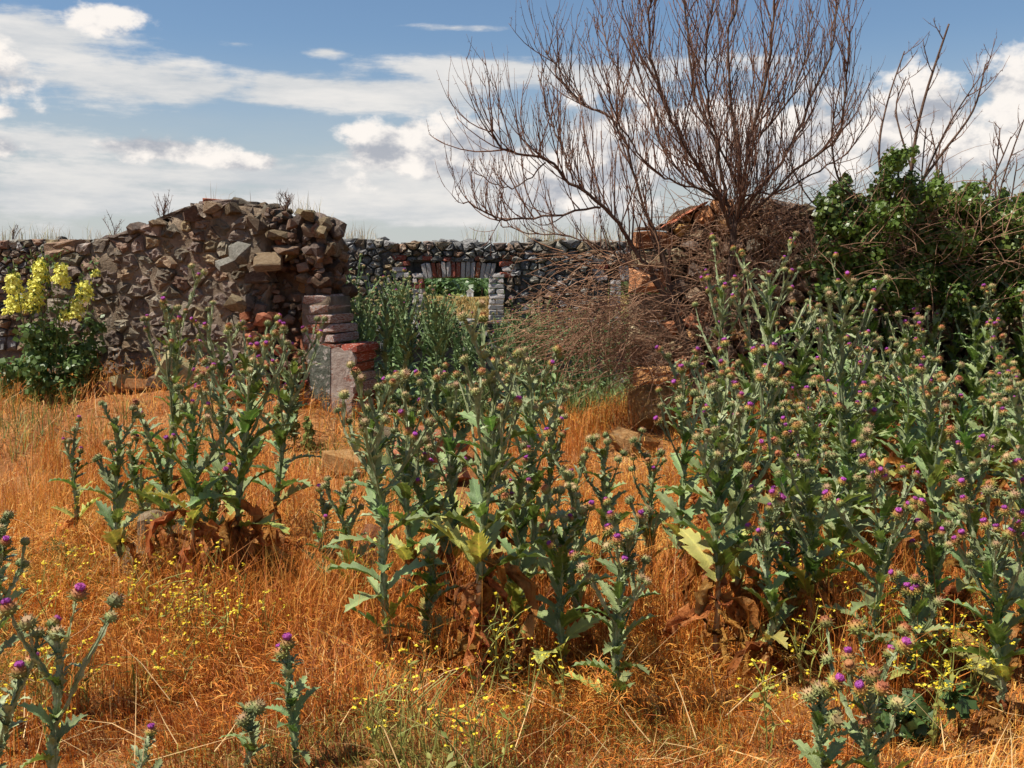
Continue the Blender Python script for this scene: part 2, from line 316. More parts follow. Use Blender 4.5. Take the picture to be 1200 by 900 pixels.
# ------------------------------------------------------------------ the ground, far country
def make_ground():
    def axis(lo, hi, step, ends):
        a = list(np.arange(lo, hi + 1e-6, step)); s = step; x = hi
        r = []
        while x < ends[1]: s *= 1.32; x += s; r.append(x)
        s = step; x = lo; l = []
        while x > ends[0]: s *= 1.32; x -= s; l.append(x)
        return np.array(l[::-1] + a + r)
    xs, ys = axis(-9, 9, 0.11, (-6000, 6000)), axis(1.5, 17, 0.11, (-3000, 7000))
    X, Y = np.meshgrid(xs, ys); Z = ground(X, Y)
    rough = np.exp(-((X) ** 2 + (Y - 8) ** 2) / 300.0)
    rng = np.random.default_rng(3); Z = Z + rough * (rng.random(Z.shape) - .5) * 0.035
    nx, ny = len(xs), len(ys)
    V = np.stack([X.ravel(), Y.ravel(), Z.ravel()], 1)
    i = (np.arange(ny - 1)[:, None] * nx + np.arange(nx - 1)[None, :]).ravel()
    F = np.stack([i, i + 1, i + 1 + nx, i + nx], 1)
    me = bpy.data.meshes.new('ground'); me.from_pydata(V.tolist(), [], F.tolist()); me.update()
    me.polygons.foreach_set('use_smooth', [True] * len(me.polygons))
    m = bpy.data.materials.new('field_soil'); m.use_nodes = True; nt = m.node_tree; L = nt.links.new
    b = nt.nodes['Principled BSDF']; b.inputs['Roughness'].default_value = 0.95; b.inputs['Specular IOR Level'].default_value = 0.1
    tc = nt.nodes.new('ShaderNodeTexCoord')
    def nz(sc, det=8):
        n = nt.nodes.new('ShaderNodeTexNoise'); L(tc.outputs['Object'], n.inputs['Vector']); n.inputs['Scale'].default_value = sc; n.inputs['Detail'].default_value = det; return n.outputs['Fac']
    def ramp(f, st):
        r = nt.nodes.new('ShaderNodeValToRGB'); L(f, r.inputs[0]); e = r.color_ramp.elements
        while len(e) < len(st): e.new(.5)
        for k, (p, c) in enumerate(st): e[k].position = p; e[k].color = (*c, 1)
        return r.outputs[0]
    near = ramp(nz(2.4), [(0.25, (0.13, 0.055, 0.022)), (0.5, (0.26, 0.115, 0.042)), (0.75, (0.40, 0.21, 0.085))])
    farc = ramp(nz(0.06), [(0.35, (0.24, 0.15, 0.05)), (0.55, (0.29, 0.19, 0.06)), (0.7, (0.16, 0.15, 0.05))])
    green = ramp(nz(0.02), [(0.3, (0.07, 0.12, 0.03)), (0.7, (0.13, 0.20, 0.05))])
    sp_ = nt.nodes.new('ShaderNodeSeparateXYZ'); L(tc.outputs['Object'], sp_.inputs[0])
    def mr(a, b_):
        n = nt.nodes.new('ShaderNodeMapRange'); L(sp_.outputs[1], n.inputs[0]); n.inputs[1].default_value = a; n.inputs[2].default_value = b_; return n.outputs[0]
    def mix(f, a, c):
        x = nt.nodes.new('ShaderNodeMix'); x.data_type = 'RGBA'; L(f, x.inputs[0]); L(a, x.inputs[6]); L(c, x.inputs[7]); return x.outputs[2]
    L(mix(mr(95, 130), mix(mr(17, 26), near, farc), green), b.inputs['Base Color'])
    bu = nt.nodes.new('ShaderNodeBump'); L(nz(26), bu.inputs['Height']); bu.inputs['Strength'].default_value = 0.9; bu.inputs['Distance'].default_value = 0.05
    L(bu.outputs[0], b.inputs['Normal'])
    me.materials.append(m)
    tag(ob('ground', me), 'dry orange soil of the ruin yard and the fields behind it', kind='structure')
make_ground()

def clump(mb, rng, c, r, n, size, up=0.3, mi=0):
    """leaf faces scattered through an ellipsoid, denser towards its outside"""
    for _ in range(n):
        d = Vector((rng.gauss(0, 1), rng.gauss(0, 1), rng.gauss(0, 1)));
        if d.length < 1e-4: continue
        d.normalize(); k = rng.random() ** 0.45
        p = Vector(c) + Vector((d.x * r[0], d.y * r[1], d.z * r[2])) * k
        leafquad(mb, rng, p, (d + Vector((rng.gauss(0, .6), rng.gauss(0, .6), up + rng.gauss(0, .5)))), size * rng.uniform(.6, 1.3), mi)
def leafquad(mb, rng, p, nrm, s, mi=0, w=0.5):
    u, v = frame_of(nrm); a = rng.uniform(0, 2 * PI); t = u * math.cos(a) + v * math.sin(a); b = nrm.normalized().cross(t)
    n = nrm.normalized()
    mb.add([p, p + t * s * .45 + b * s * w - n * s * .12, p + t * s * 1.0 - n * s * .22, p + t * s * .45 - b * s * w - n * s * .12], [(0, 1, 2), (0, 2, 3)], None, mi)

def far_shrubs():
    rng = random.Random(12)
    for i, (px, Y, w, h) in enumerate([(480, 118, 5, 2.6), (515, 110, 4.5, 2.1), (545, 140, 6, 2.3), (566, 104, 2.0, 1.7), (590, 115, 5, 2.3), (640, 125, 6, 2.4), (700, 112, 5, 2.1),
                                       (738, 108, 5, 2.2), (765, 130, 6, 2.6)]):
        p = at(px, 330, Y); g = gz(p.x, p.y); mb = MB()
        for k in range(9):
            clump(mb, rng, (rng.uniform(-w, w) * .8, rng.uniform(-1, 1), h * rng.uniform(.25, .6)), (w * .35, 1.0, h * .38), 60, .5)
        t = thing('field_shrub', ['dark green shrub in the left of the field seen through the brick window', 'low shrub standing in the middle of the view through the brick window'][0], 'shrub', (p.x, p.y, g), 'shrubs along the far edge of the field')
        t['label'] = 'green shrub far off along the edge of the yellow field'
        tag(ob('foliage', mb.mesh('foliage', MT['bushleaf']), t), kind='stuff')
        mt = MB()
        for k in range(3): tube(mt, [Vector((rng.uniform(-.6, .6), 0, -.1)), Vector((rng.uniform(-1, 1), 0, h * .5))], [.06, .02], 4)
        ob('stem', mt.mesh('stem', MT['bark']), t)
    # the treeline as one mass
    mb = MB()
    for k in range(260):
        x = rng.uniform(-150, 190); y = rng.uniform(185, 330); h = rng.uniform(1.6, 3.4)
        clump(mb, rng, (x, y, gz(x, y) + h * .5), (rng.uniform(2, 5), 2, h * .55), 26, 1.3)
    tag(ob('treeline', mb.mesh('treeline', MT['bushleaf'])), 'green line of trees beyond the yellow field', kind='stuff')
    # small white hut
    p = at(551, 337, 102); t = thing('field_hut', 'tiny white hut seen through the brick window at the edge of the field', 'hut', (p.x, p.y, gz(p.x, p.y)))
    w, d, h = .3, .4, .5; mb = MB()
    mb.add([(-w, -d, -.1), (w, -d, -.1), (w, d, -.1), (-w, d, -.1), (-w, -d, h), (w, -d, h), (w, d, h), (-w, d, h), (0, -d, h + .22), (0, d, h + .22)],
           [(0, 1, 5, 8, 4), (1, 2, 6, 5), (2, 3, 7, 9, 6), (3, 0, 4, 7)])
    ob('wall', mb.mesh('wall', MT['white']), t)
    mb = MB(); e = .06
    for s in (-1, 1):
        a = [(s * (w + e), -d - e, h - .03), (s * (w + e), d + e, h - .03), (0, d + e, h + .25), (0, -d - e, h + .25)]
        b = [(q[0], q[1], q[2] + .05) for q in a]
        mb.add(a + b, [(0, 1, 2, 3), (4, 5, 6, 7), (0, 1, 5, 4), (0, 3, 7, 4), (1, 2, 6, 5)])
    ob('roof', mb.mesh('roof', MT['white']), t)
    mb = MB(); mb.add([(-.09, -d - .01, 0), (.09, -d - .01, 0), (.09, -d - .01, .36), (-.09, -d - .01, .36), (-.09, -d + .02, 0), (.09, -d + .02, 0), (.09, -d + .02, .36), (-.09, -d + .02, .36)],
                     [(0, 1, 2, 3), (0, 1, 5, 4), (2, 3, 7, 6), (0, 3, 7, 4), (1, 2, 6, 5)])
    ob('door', mb.mesh('door', MT['roof']), t)
far_shrubs()

# ------------------------------------------------------------------ masonry
def hull_mesh(name, rng, kind):
    bm = bmesh.new()
    if kind == 0:        # blocky, chipped corners
        for sx in (-1, 1):
            for sy in (-1, 1):
                for sz in (-1, 1):
                    j = lambda: rng.uniform(-.16, .10)
                    b = rng.uniform(.12, .38)
                    for ax in range(3):
                        q = [sx * (1 + j()), sy * (1 + j()), sz * (1 + j())]; q[ax] *= (1 - b)
                        bm.verts.new([c * .5 for c in q])
    else:
        for k in range(17):
            d = Vector((rng.gauss(0, 1), rng.gauss(0, 1), rng.gauss(0, 1))).normalized(); m_ = max(abs(d.x), abs(d.y), abs(d.z))
            bm.verts.new(d * (.5 / m_ ** .55) * rng.uniform(.85, 1.08))
    r = bmesh.ops.convex_hull(bm, input=bm.verts)
    bmesh.ops.delete(bm, geom=[v for v in bm.verts if not v.link_faces], context='VERTS')
    me = bpy.data.meshes.new(name); bm.to_mesh(me); bm.free(); return me
_rr = random.Random(77)
HULL_N = 10
HULLS = [[(list(v.co for v in me.vertices), [tuple(p.vertices) for p in me.polygons]) for me in [hull_mesh('stone', _rr, k) for _ in range(HULL_N)]] for k in (0, 1)]
STONE_ME = {}
def stone_mesh(matname, kind, i):
    key = (matname, kind, i)
    if key not in STONE_ME:
        me = bpy.data.meshes.new('stone'); me.from_pydata(*[HULLS[kind][i][0], [], HULLS[kind][i][1]]); me.update(); me.materials.append(MT[matname]); STONE_ME[key] = me
    return STONE_ME[key]
class Stones:
    """collects stones; the largest-showing ones become parts, the rest one stuff part"""
    def __init__(s, parent): s.p = parent; s.items = []
    def add(s, name, mat, kind, loc, rot, sc, rank=None):
        s.items.append((name, mat, kind, _rr.randrange(HULL_N), Vector(loc), rot, Vector(sc), rank if rank is not None else max(sc)))
    def build(s, limit=290):
        it = sorted(s.items, key=lambda t: -t[7]); rest = {}
        for k, (name, mat, kind, i, loc, rot, sc, rk) in enumerate(it):
            if k < limit and rk > 0: ob(name, stone_mesh(mat, kind, i), s.p, loc, rot, sc)
            else: rest.setdefault(mat, []).append((kind, i, loc, rot, sc))
        if rest:
            mb = MB(); mats = list(rest)
            for mi, m in enumerate(mats):
                for kind, i, loc, rot, sc in rest[m]:
                    T = Matrix.LocRotScale(loc, Euler(rot), sc); mb.add([T @ v for v in HULLS[kind][i][0]], HULLS[kind][i][1], None, mi)
            tag(ob('small_stones', mb.mesh('small_stones', [MT[m] for m in mats]), s.p), kind='stuff')
def slab(mb, P0, ud, nd, u0, u1, vb, vt, thick, du=.09, amp=.03, seed=0, mi=0):
    """a wall piece between u0..u1 with rough front, back, top and ends. nd points to the viewer"""
    nu = max(2, int((u1 - u0) / du) + 1); nv = 14
    G = {}; vs = []; fs = []
    for side in (0, 1):
        for i in range(nu + 1):
            u = u0 + (u1 - u0) * i / nu; b, t = vb(u), vt(u)
            for j in range(nv + 1):
                v = b + (t - b) * j / nv
                q = P0 + ud * u + Vector((0, 0, v)); nz = noise.noise(Vector((u * 5 + seed, v * 5, side * 9.3))) * amp + noise.noise(Vector((u * 13 + seed, v * 13, side * 9.3))) * amp * .5
                q = q + nd * ((nz) if side == 0 else (-thick - nz)); G[side, i, j] = len(vs); vs.append(q)
    for i in range(nu):
        for j in range(nv):
            fs.append((G[0, i, j], G[0, i + 1, j], G[0, i + 1, j + 1], G[0, i, j + 1])); fs.append((G[1, i, j], G[1, i, j + 1], G[1, i + 1, j + 1], G[1, i + 1, j]))
        fs.append((G[0, i, nv], G[0, i + 1, nv], G[1, i + 1, nv], G[1, i, nv])); fs.append((G[0, i, 0], G[1, i, 0], G[1, i + 1, 0], G[0, i + 1, 0]))
    for j in range(nv):
        fs.append((G[0, 0, j], G[0, 0, j + 1], G[1, 0, j + 1], G[1, 0, j])); fs.append((G[0, nu, j], G[1, nu, j], G[1, nu, j + 1], G[0, nu, j + 1]))
    mb.add(vs, fs, None, mi)
def interp(prof, u):
    if u <= prof[0][0]: return prof[0][1]
    for (a, b), (c, d) in zip(prof, prof[1:]):
        if u <= c: return b + (d - b) * (u - a) / max(1e-6, c - a)
    return prof[-1][1]

def voronoi(seeds, asp, R):
    """irregular cells round the seeds; asp widens them along u"""
    out = []
    for i, (su, sv) in enumerate(seeds):
        poly = [(su - R * asp, sv - R), (su + R * asp, sv - R), (su + R * asp, sv + R), (su - R * asp, sv + R)]
        for j, (tu, tv) in enumerate(seeds):
            if i == j or abs(tu - su) > 2.2 * R * asp or abs(tv - sv) > 2.2 * R: continue
            nx, ny = (tu - su) / asp ** 2, tv - sv; m = nx * (su + tu) / 2 + ny * (sv + tv) / 2; new = []
            for k in range(len(poly)):
                a, b = poly[k], poly[(k + 1) % len(poly)]; da, db = nx * a[0] + ny * a[1] - m, nx * b[0] + ny * b[1] - m
                if da <= 0: new.append(a)
                if (da <= 0) != (db <= 0): t = da / (da - db); new.append((a[0] + (b[0] - a[0]) * t, a[1] + (b[1] - a[1]) * t))
            poly = new
            if len(poly) < 3: break
        if len(poly) >= 3: out.append((i, poly))
    return out
def seeds_for(rng, u0, u1, v0, v1, asp, smin, smax, n, ok):
    pts = []
    for t in range(n):
        u, v = rng.uniform(u0, u1), rng.uniform(v0, v1)
        s_ = smin + (smax - smin) * rng.random() ** 1.6
        if ok(u, v) and all(((u - a) / asp) ** 2 + (v - b) ** 2 > (min(s_, c) * .9) ** 2 for a, b, c in pts): pts.append((u, v, s_))
    return [(a, b) for a, b, c in pts]
def cell_stone(rng, poly, P0, ud, nd, out, bulge, joint, deep=.16, tilt=1.0):
    """one stone of a rubble face: a bevelled, tilted, chipped block on an irregular outline"""
    n0 = len(poly); cu = sum(p[0] for p in poly) / n0; cv = sum(p[1] for p in poly) / n0
    ring = []
    for k in range(n0):
        a, b = poly[k], poly[(k + 1) % n0]; ring.append(a)
        if math.hypot(b[0] - a[0], b[1] - a[1]) > .09: ring.append(((a[0] + b[0]) / 2 + rng.gauss(0, .006), (a[1] + b[1]) / 2 + rng.gauss(0, .006)))
    n = len(ring); size = max(.04, sum(math.hypot(p[0] - cu, p[1] - cv) for p in ring) / n)
    k1 = max(.55, 1 - joint / size); tu, tv = rng.gauss(0, .20) * tilt, rng.gauss(.10, .24) * tilt
    def P(u, v, d): return ud * (u - cu) + nd * d + Vector((0, 0, v - cv))
    V = []
    for f, d, j in ((k1, -deep, 0), (k1 * 1.0, -.012, .006), (k1 * .84, bulge * .72, .010), (k1 * .45, bulge, .012)):
        for (u, v) in ring:
            uu, vv = cu + (u - cu) * f + rng.gauss(0, j * .6), cv + (v - cv) * f + rng.gauss(0, j * .6)
            V.append(P(uu, vv, d + (0 if d < 0 else (tu * (uu - cu) - tv * (vv - cv)) + rng.gauss(0, j))))
    V.append(P(cu, cv, bulge + rng.gauss(0, .012)))
    F = [(r * n + k, r * n + (k + 1) % n, (r + 1) * n + (k + 1) % n, (r + 1) * n + k) for r in range(3) for k in range(n)] + [(3 * n + k, 3 * n + (k + 1) % n, 4 * n) for k in range(n)]
    return P0 + ud * cu + nd * out + Vector((0, 0, cv)), V, F, cu, cv, size
def lay_cells(rng, root, cells, P0, ud, nd, outf, bulgef, joint, matf, limit, visf, tilt=1.0):
    L = []
    for i, poly in cells:
        loc, V, F, cu, cv, size = cell_stone(rng, poly, P0, ud, nd, outf(rng), bulgef(rng), joint, .16, tilt); L.append((size * visf(cu, cv), loc, V, F, matf(rng, cu, cv)))
    L.sort(key=lambda t: -t[0]); rest = {}
    for k, (sz, loc, V, F, m) in enumerate(L):
        if k < limit and sz > 0:
            mb = MB(); mb.add(V, F); ob('stone', mb.mesh('stone', MT[m]), root, loc)
        else: rest.setdefault(m, []).append((loc, V, F))
    if rest:
        mb = MB(); mats = list(rest)
        for mi, m in enumerate(mats):
            for loc, V, F in rest[m]: mb.add([loc + v for v in V], F, None, mi)
        tag(ob('small_stones', mb.mesh('small_stones', [MT[m] for m in mats]), root), kind='stuff')

# --- the far wall with the brick window, 16 m away, facing the camera
def far_wall():
    rng = random.Random(5); Y = 16.0; sc = FPX / Y
    root = thing('ruined_wall', 'long low grey rubble wall at the back with a brick-framed window opening', 'wall', (0, Y, 0), kind='thing')
    ud, nd, P0 = Vector((1, 0, 0)), Vector((0, -1, 0)), Vector((0, 0, 0))
    def U(px): return (px - 600) / sc
    def V(py): return at(600, py, Y).z
    prof = [(U(a), V(b)) for a, b in [(-500, 290), (-60, 284), (0, 283), (45, 281), (110, 282), (200, 284), (300, 284), (395, 282), (420, 280), (462, 283), (470, 287), (500, 284), (540, 286), (565, 284), (569, 292), (574, 286), (620, 285),
                                     (680, 283), (760, 284), (900, 286), (1500, 288)]]
    top = lambda u: interp(prof, u)
    # openings: (left px, right px, sill py, head py)
    wins = [(497, 573, 376, 327), (727, 803, 378, 330)]
    mb = MB(); low = lambda u: -.3
    xs = [-7.5 - 6]; cur = -13.5
    edges = [(-13.5, U(484))]
    slab(mb, P0, ud, nd, -13.5, U(484), low, lambda u: top(u) - .02, .5, .12, .05, 1)
    slab(mb, P0, ud, nd, U(591), U(712), low, lambda u: top(u) - .02, .5, .1, .05, 2)
    slab(mb, P0, ud, nd, U(818), 11, low, lambda u: top(u) - .02, .5, .14, .05, 3)
    for k, (a, b, s_, h_) in enumerate(wins):
        A, B = U(a - 13), U(b + 18 if k == 0 else b + 15)
        slab(mb, P0, ud, nd, A, B, low, lambda u: V(s_), .48, .1, .03, 5 + k)
        slab(mb, Vector((0, .10, 0)), ud, nd, A - .05, B + .05, lambda u: V(h_) + .015, lambda u: V(h_) + .27, .36, .1, .01, 18 + k)
        slab(mb, P0, ud, nd, A, B, lambda u: V(h_) + .25, lambda u: top(u) - .02, .48, .1, .03, 8 + k)
    ob('rubble_core', mb.mesh('rubble_core', MT['core_grey'], True), root)
    st = Stones(root)
    def inwin(u, v):
        for a, b, s_, h_ in wins:
            if U(a - 21) < u < U(b + 19) and V(s_) < v < V(h_) + .235: return True
        return False
    ok = lambda u, v: v < top(u) - .03 and not inwin(u, v)
    vis = lambda u, v: 1.0 if ((v > .95 and -2.75 < u < 2.1) or (v > 1.15 and -7.9 < u < -6.1)) and ok(u, v) else 0
    sd = seeds_for(rng, -8.3, 2.6, .75, 2.3, 1.3, .07, .175, 9000, ok)
    def fm(r, u, v):
        if u < -6 and r.random() < .4: return 'stone_warm'
        return r.choice(['stone_grey'] * 8 + ['stone_pale'] * 4 + ['stone_dull'] * 4 + ['stone_warm'] * 2)
    dummy = [(u, v) for u in np.arange(-3, 3, .07) for v in np.arange(.7, 2.3, .05) if inwin(u, v)]
    cells = [(i, [(u, min(v, top(u) + .02)) for u, v in p]) for i, p in voronoi(sd + dummy, 1.3, .17) if i < len(sd)]
    lay_cells(rng, root, cells, P0, ud, nd, lambda r: r.uniform(-.01, .07), lambda r: r.uniform(.025, .07), .010, fm, 245, vis)
    for (ua, ub) in ((-13.3, -8.3), (2.6, 10.5)):          # coarser, behind other things
        v = 1.0
        while v < 2.25:
            u = ua
            while u < ub:
                w = rng.uniform(.18, .4)
                if v < top(u): st.add('stone', 'stone_grey', 1, (u, -.02, v), (rng.gauss(0, .2), rng.gauss(0, .2), 0), (w, .24, .2), -1)
                u += w
            v += .17
    # loose coping stones
    for k in range(90):
        u = rng.uniform(-9, 7); w = rng.uniform(.12, .3)
        st.add('stone', rng.choice(['stone_grey', 'stone_grey', 'stone_warm']), 1, (u, rng.uniform(.05, .4), top(u) + rng.uniform(-.05, .03)), (rng.gauss(0, .2), rng.gauss(0, .2), rng.uniform(0, 3)), (w, w, w * .45), .028 if -7.6 < u < 2 else -1)
    st.build(60)
    # brickwork: jambs in courses, a flat arch of upright bricks, a sill
    bw = .235
    def brick(cu, cv, w, h, rot=0, mat='brick', dep=.24, y=-.02):
        ob('brick', stone_mesh(mat, 0, rng.randrange(HULL_N)), root, (cu, y + dep / 2 - .05, cv), (0, rot, rng.gauss(0, .03)), (w * 1.03, dep, h * 1.06))
    for k, (a, b, s_, h_) in enumerate(wins):
        for side in (0, 1):
            v = V(s_) - .06; i = 0
            while v < V(h_) + (.02 if side == 0 else .08):
                wcol = (13 if side == 0 else 18) / sc; x0 = U(a) - wcol if side == 0 else U(b)
                split = i % 2 == 0
                mat = 'brick_white' if rng.random() < .9 else 'brick'
                if split:
                    f = rng.uniform(.42, .58)
                    brick(x0 + wcol * f / 2, v + .034, wcol * f - .012, .066, 0, mat); brick(x0 + wcol * (1 + f) / 2, v + .034, wcol * (1 - f) - .012, .066, 0, 'brick_white' if rng.random() < .85 else 'brick')
                else: brick(x0 + wcol / 2, v + .034, wcol - .012, .066, 0, mat)
                v += .078; i += 1
            # toothed outer bricks above
            for j in range(4):
                xo = (U(a) - wcol - .14 - .05 * (j % 2)) if side == 0 else U(b) + wcol + .03 + .04 * (j % 2)
                brick(xo, V(h_) + .06 + j * .085, .2, .07, rng.gauss(0, .05), 'brick' if rng.random() < .45 else 'brick_white')
        n = 15; A, B = U(a) - .02, U(b) + .09
        for i in range(n):
            f = (i + .5) / n; cu = A + (B - A) * f
            lean = (f - .5) * -.42
            brick(cu, V(h_) + .115 + .03 * (1 - (2 * f - 1) ** 2), .062, .215, -lean, ('brick_white' if rng.random() < .62 else 'brick'), .26, -.01)
        for i in range(7):
            brick(A + (B - A) * (i + .5) / 7, V(h_) + .29 + rng.uniform(-.01, .02), .14, .06, rng.gauss(0, .06), 'brick' if rng.random() < .55 else 'stone_grey')
        for i in range(5):
            brick(U(a) + (U(b) - U(a)) * (i + .5) / 5, V(s_) + .0, .16, .055, rng.gauss(0, .04), rng.choice(['brick', 'stone_warm', 'brick_white']), .4)
    return root
far_wall()

# --- the near ruin: one stretch of wall on either side of a doorway, 9.8 m away
YN = 9.75
def near_left_wall():
    rng = random.Random(8)
    A = at(400, 450, YN); B = at(95, 450, 10.45); A.z = B.z = 0
    ud = (A - B).normalized(); nd = Vector((ud.y, -ud.x, 0)); LEN = (A - B).length
    if nd.y > 0: nd = -nd
    root = thing('ruined_wall', 'broken brown rubble wall on the left that ends in a brick door jamb', 'wall', (B.x, B.y, 0), kind='thing')
    P0 = Vector((0, 0, 0))
    def uv(px, py):        # meet the wall plane
        d = ray(px, py); o = Vector((0, 0, EYE)); t = (B - o).dot(nd) / d.dot(nd); p = o + d * t - B
        return p.dot(ud), p.z
    outline = [(95, 283), (112, 281), (140, 276), (150, 267), (165, 263), (172, 259), (198, 257), (203, 246), (215, 240), (240, 236), (285, 236), (310, 240), (340, 245), (356, 252), (364, 262), (371, 272), (376, 282), (378, 302)]
    prof = [uv(*p) for p in outline]; prof.sort()
    uend = prof[-1][0]
    top = lambda u: interp(prof, u)
    u1 = uv(300, 330)[0]                                  # where the smooth face gives way to the broken end
    mb = MB()
    slab(mb, P0 - nd * .02, ud, nd, 0, u1 + .1, lambda u: -.3, lambda u: top(u) - .04, .55, .06, .045, 4)
    ob('mortar_face', mb.mesh('mortar_face', MT['mortar'], True), root)
    mb = MB()
    slab(mb, P0 - nd * .2, ud, nd, u1 + .1, uend - .03, lambda u: -.3, lambda u: top(u) - .08, .38, .05, .08, 6)
    ob('rubble_core', mb.mesh('rubble_core', MT['core'], True), root)
    st = Stones(root)
    # face stones bedded in mortar
    ok = lambda u, v: v < top(u) - .05 and u < u1 + .12
    sd = seeds_for(rng, -.1, u1 + .12, .3, 2.5, 1.3, .10, .30, 7000, ok)
    cells = [(i, [(min(u, u1 + .10 + .08 * math.sin(v * 9)), min(v, top(u) + rng.uniform(-.02, .03))) for u, v in p]) for i, p in voronoi(sd, 1.3, .22)]
    lay_cells(rng, root, cells, P0, ud, nd, lambda r: r.uniform(-.040, .012), lambda r: r.uniform(.006, .032), .013, lambda r, u, v: r.choice(['stone_warm'] * 4 + ['stone_dull'] * 9), 160, lambda u, v: 1 if v > .5 else 0, .45)
    # broken end: chunky core stones spilling outwards and down
    n = 0; placed = []
    for tries in range(9000):
        if n > 420: break
        u = rng.uniform(u1 - .1, uend - .02); v = rng.uniform(.2, 2.5)
        if v > top(u) - .03: continue
        s_ = .06 + .15 * rng.random() ** 1.4
        if any(abs(u - a) < (s_ + c) * .40 and abs(v - b) < (s_ + c) * .27 for a, b, c in placed): continue
        placed.append((u, v, s_))
        f = (u - u1) / (uend - u1)
        out = -.10 + .05 * rng.uniform(-1, 1) + max(0, (1.55 - v)) * .30 * max(0, 1 - max(0, f - .45) * 2.0) + .10 * math.sin(u * 7 + v * 5)
        lo = v < 1.35
        mat = rng.choice(['stone_orange'] * 5 + ['stone_warm'] * 4 + ['brick']) if lo else rng.choice(['stone_warm'] * 6 + ['stone_dull'] * 5 + ['stone_orange', 'core'])
        st.add('stone', mat, 1 if rng.random() < .8 else 0, ud * u + nd * out + Vector((0, 0, v)), (rng.gauss(0, .3), rng.gauss(0, .3), rng.uniform(0, 3)), (s_ * 1.2, s_ * rng.uniform(.8, 1.2), s_ * rng.uniform(.55, .9)), s_ * s_ * 1.4)
        n += 1
    # the stones that catch the eye
    def special(px, py, w, h, d, out, mat, rot, kind=1):
        u, v = uv(px, py); st.add('stone', mat, kind, ud * u + nd * out + Vector((0, 0, v)), rot, (w * .82, d * .8, h * .85), 9)
    special(290, 295, .27, .34, .26, .13, 'stone_pale', (.25, .15, .3), 1)
    special(278, 310, .30, .15, .30, .17, 'stone_pale', (.35, -.15, .2))
    special(323, 307, .30, .09, .30, .14, 'stone_yellow', (.5, -.12, .1), 0)
    special(303, 262, .30, .13, .3, .06, 'stone_warm', (.2, .5, .2))
    special(330, 276, .26, .12, .3, .08, 'stone_warm', (.1, .05, .5))
    special(340, 292, .34, .14, .3, .05, 'stone_warm', (.1, .12, .2))
    special(360, 252, .24, .12, .3, .02, 'stone_warm', (.1, .35, .3))
    special(378, 272, .2, .14, .3, .02, 'stone_warm', (.1, .3, .3))
    special(388, 292, .14, .16, .3, .0, 'stone_warm', (0, .1, .2))
    special(315, 374, .22, .16, .25, .12, 'stone_orange', (.1, .1, .2)); special(290, 355, .26, .18, .25, .22, 'stone_warm', (.3, .4, .2))
    special(250, 243, .28, .16, .3, -.02, 'stone_warm', (0, 0, .1)); special(272, 246, .2, .18, .3, -.02, 'stone_warm', (0, .05, .1)); special(225, 252, .26, .2, .3, -.02, 'stone_warm', (0, -.3, .1))
    special(158, 268, .24, .16, .3, -.03, 'stone_dull', (0, -.2, .1)); special(185, 262, .22, .1, .3, 0, 'stone_warm', (0, 0, .1))
    for k in range(80):                                   # wall-top stones behind the front row
        u = rng.uniform(0, uend - .1); w = .10 + .16 * rng.random() ** 1.5
        st.add('stone', rng.choice(['stone_warm', 'stone_dull', 'stone_dull']), 1, ud * u - nd * rng.uniform(.12, .45) + Vector((0, 0, top(u) - rng.uniform(.0, .1))), (rng.gauss(0, .2), rng.gauss(0, .2), rng.uniform(0, 3)), (w, w, w * .5), .05)
    for k in range(34):                                   # the torn end of the wall, turned to the doorway
        v = rng.uniform(1.5, 2.2); s_ = rng.uniform(.1, .22); st.add('stone', rng.choice(['stone_warm', 'stone_dull', 'core']), 1, ud * (uend + rng.uniform(-.06, .03)) - nd * rng.uniform(.02, .5) + Vector((0, 0, v)), (rng.gauss(0, .3), rng.gauss(0, .3), rng.uniform(0, 3)), (s_, s_, s_ * .75), s_ * s_)
    st.build(130)
    # brick jamb
    rotz = math.atan2(ud.y, ud.x)
    def brick(px0, px1, v, h, mat, out=.0, dep=.24):
        ua = uv(px0, 400)[0]; ub = uv(px1, 400)[0]
        ob('brick', stone_mesh(mat, 0, rng.randrange(HULL_N)), root, ud * ((ua + ub) / 2) + nd * (out - dep / 2) + Vector((0, 0, v)), (rng.gauss(0, .012), rng.gauss(0, .015), rotz + rng.gauss(0, .02)), ((ub - ua) * .985, dep, h))
    vtop = uv(400, 345)[1]; step = .089; v = vtop - step / 2; i = 0
    mb = MB(); ua, ub = uv(357, 400)[0], uv(388, 400)[0]
    slab(mb, P0 + nd * .042, ud, nd, ua, ub, lambda u: -.3, lambda u: vtop - .02, .5, .1, .008, 14)
    ua2, ub2 = uv(355, 400)[0], uv(416, 400)[0]; vlow = uv(400, 405)[1]
    slab(mb, P0 + nd * .04, ud, nd, ub - .02, ub2, lambda u: -.3, lambda u: vlow - .03, .5, .1, .008, 15)
    ob('jamb_core', mb.mesh('jamb_core', MT['mortar'], True), root)
    while v > -.1:
        upper = v > vlow
        right = ((389 + min(7, i * 2)) if upper else 420) + rng.uniform(-4, 2)
        cuts = [358 + (i % 2) * 6]
        while cuts[-1] < right - 12: cuts.append(min(right, cuts[-1] + (24 if (len(cuts) + i) % 2 else 14) + rng.uniform(-2, 2)))
        if cuts[-1] < right: cuts[-1] = right
        for a, b in zip(cuts, cuts[1:]):
            wash = (372 < a < 398 and i in (2, 3, 4)) or rng.random() < .1
            brick(a, b, v, .078, 'brick_worn' if wash or rng.random() < .6 else 'brick', .06 + rng.uniform(-.022, .010), .50 if b == cuts[-1] else .24)
        v -= step; i += 1
